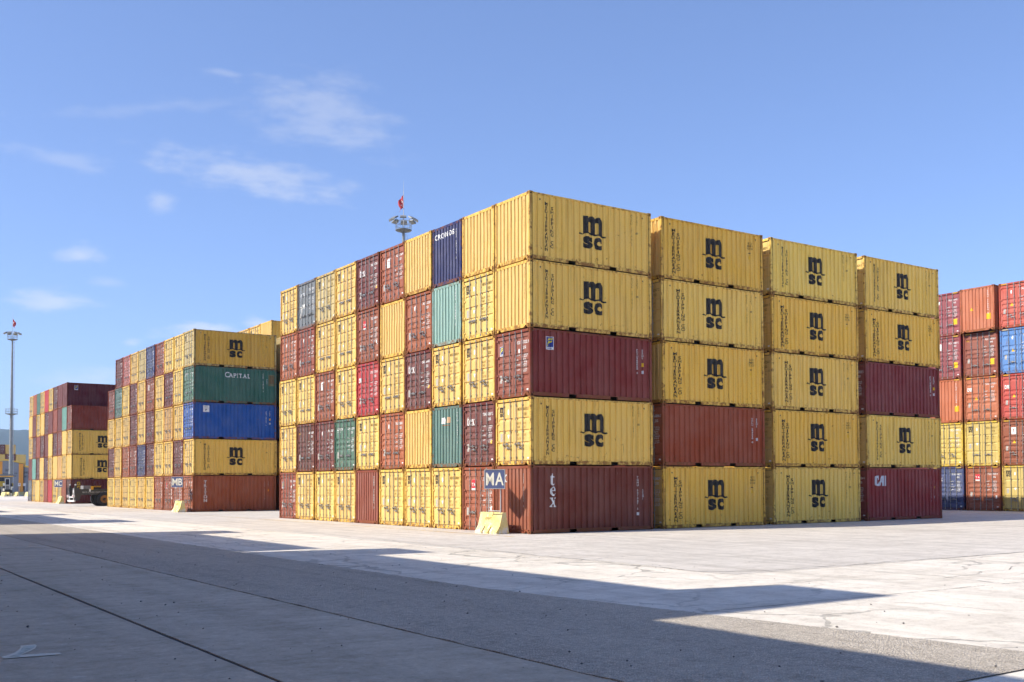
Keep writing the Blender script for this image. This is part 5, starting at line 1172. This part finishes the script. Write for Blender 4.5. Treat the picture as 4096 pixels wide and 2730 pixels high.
for i in range(4): hp('band', [M_SIGNW if i % 2 == 0 else M_DARK], lambda m: m.tube((9.62, 184.4, i * 0.6 + (0.001 if i else 0)), (9.62, 184.4, (i + 1) * 0.6), 0.14, n=12), r, (9.62, 184.4))
for (x_, y_, rz_, ln_, lb_) in ((7.95, 181.5, 0.25, 1.6, 'yellow barrier at the far left edge before the booth'), (8.55, 181.8, 0.25, 1.6, 'yellow barrier below the striped bollard'), (10.2, 183.5, 0.2, 2.2, 'yellow barrier right of the booth plinth'), (11.0, 187.5, -1.5, 2.6, 'low yellow barrier standing broadside behind the others'), (11.75, 179.5, 0.3, 2.2, 'yellow barrier left of the MC stack end'), (12.35, 179.8, 0.9, 2.2, 'pale yellow barrier touching the far MC stack edge')):
    barrier(x_, y_, rz_, lb_, GBAR, False, ln_)
# containers stacked far behind the warehouse
GF = 'distant containers behind the warehouse'
fx = 14.6
for t, (zt, row) in enumerate(((12.99 - 2.598, 'MMMy'), (12.99 - 2 * 2.598, 'yyyMy'), (12.99 - 3 * 2.598, 'yMyMy'), (2.598, 'rYyMy'), (0.0, 'ryMyM'))):
    for c, ch in enumerate(row):
        col = KEY[ch][0]; xx = 24.8 - 1.2 + (len(row) - c) * -2.52 + (2.52 if len(row) == 5 else 0) + 2.2
        lab = '%s container end, %s row down, %s from the left, behind the warehouse' % (KEY[ch][2], ('top', 'second', 'third', 'fourth', 'bottom')[t], ('first', 'second', 'third', 'fourth', 'fifth')[c])
        rot = make_container(0, 0, zt, col, KEY[ch][1], lab, GF, lod=1, n=c)
        rot.location = (xx, 283, zt); rot.rotation_euler = (0, 0, math.pi / 2)

# ---------------------------------------------------------------- far hills
def hill_mat():
    m = NT('wooded hillside'); g = m.n('ShaderNodeNewGeometry'); P = g.outputs['Position']
    c = m.mix(m.rng(m.noise(P, 0.006, 6, 0.65), 0.35, 0.65), (0.030, 0.050, 0.028), (0.075, 0.085, 0.050)); c = m.mix(m.rng(m.noise(P, 0.05, 5), 0.4, 0.7, 0, 0.6), c, (0.02, 0.035, 0.02)); m.base(c); m.rough(0.95); return m.m
mb = MB(); NX, NY = 110, 14
for j in range(NY + 1):
    for i in range(NX + 1):
        x = -500 + 3600 * i / NX; y = 3000 + 850 * j / NY; s_ = math.sin(math.pi * min(1, j / NY * 0.62))
        z = s_ * (176 + 26 * mnoise.noise(Vector((x * 0.0016, 1.3, 0))) + 9 * mnoise.noise(Vector((x * 0.009, y * 0.004, 0))) + 4 * mnoise.noise(Vector((x * 0.03, y * 0.02, 3)))) - 1
        mb.v.append((x, y, z))
for j in range(NY):
    for i in range(NX): mb.f.append((j * (NX + 1) + i, j * (NX + 1) + i + 1, (j + 1) * (NX + 1) + i + 1, (j + 1) * (NX + 1) + i)); mb.m.append(0); mb.s.append(True)
structure(new('hills', mb.mesh('hills', [hill_mat()])))
# ---------------------------------------------------------------- haze
HAZE = 0.00014
if HAZE:
    mb = MB(); mb.box(-4100, 4100, -4100, 4100, -2.5, 240)
    mz = bpy.data.materials.new('thin haze'); mz.use_nodes = True; nt = mz.node_tree; nt.nodes.clear()
    out = nt.nodes.new('ShaderNodeOutputMaterial'); pv = nt.nodes.new('ShaderNodeVolumePrincipled'); pv.inputs['Color'].default_value = (0.52, 0.73, 1.0, 1); pv.inputs['Density'].default_value = HAZE; pv.inputs['Anisotropy'].default_value = 0.0
    nt.links.new(pv.outputs[0], out.inputs['Volume'])
    structure(tag(new('haze', mb.mesh('haze', [mz])), 'thin blue haze over the whole yard', 'haze'), 'stuff')
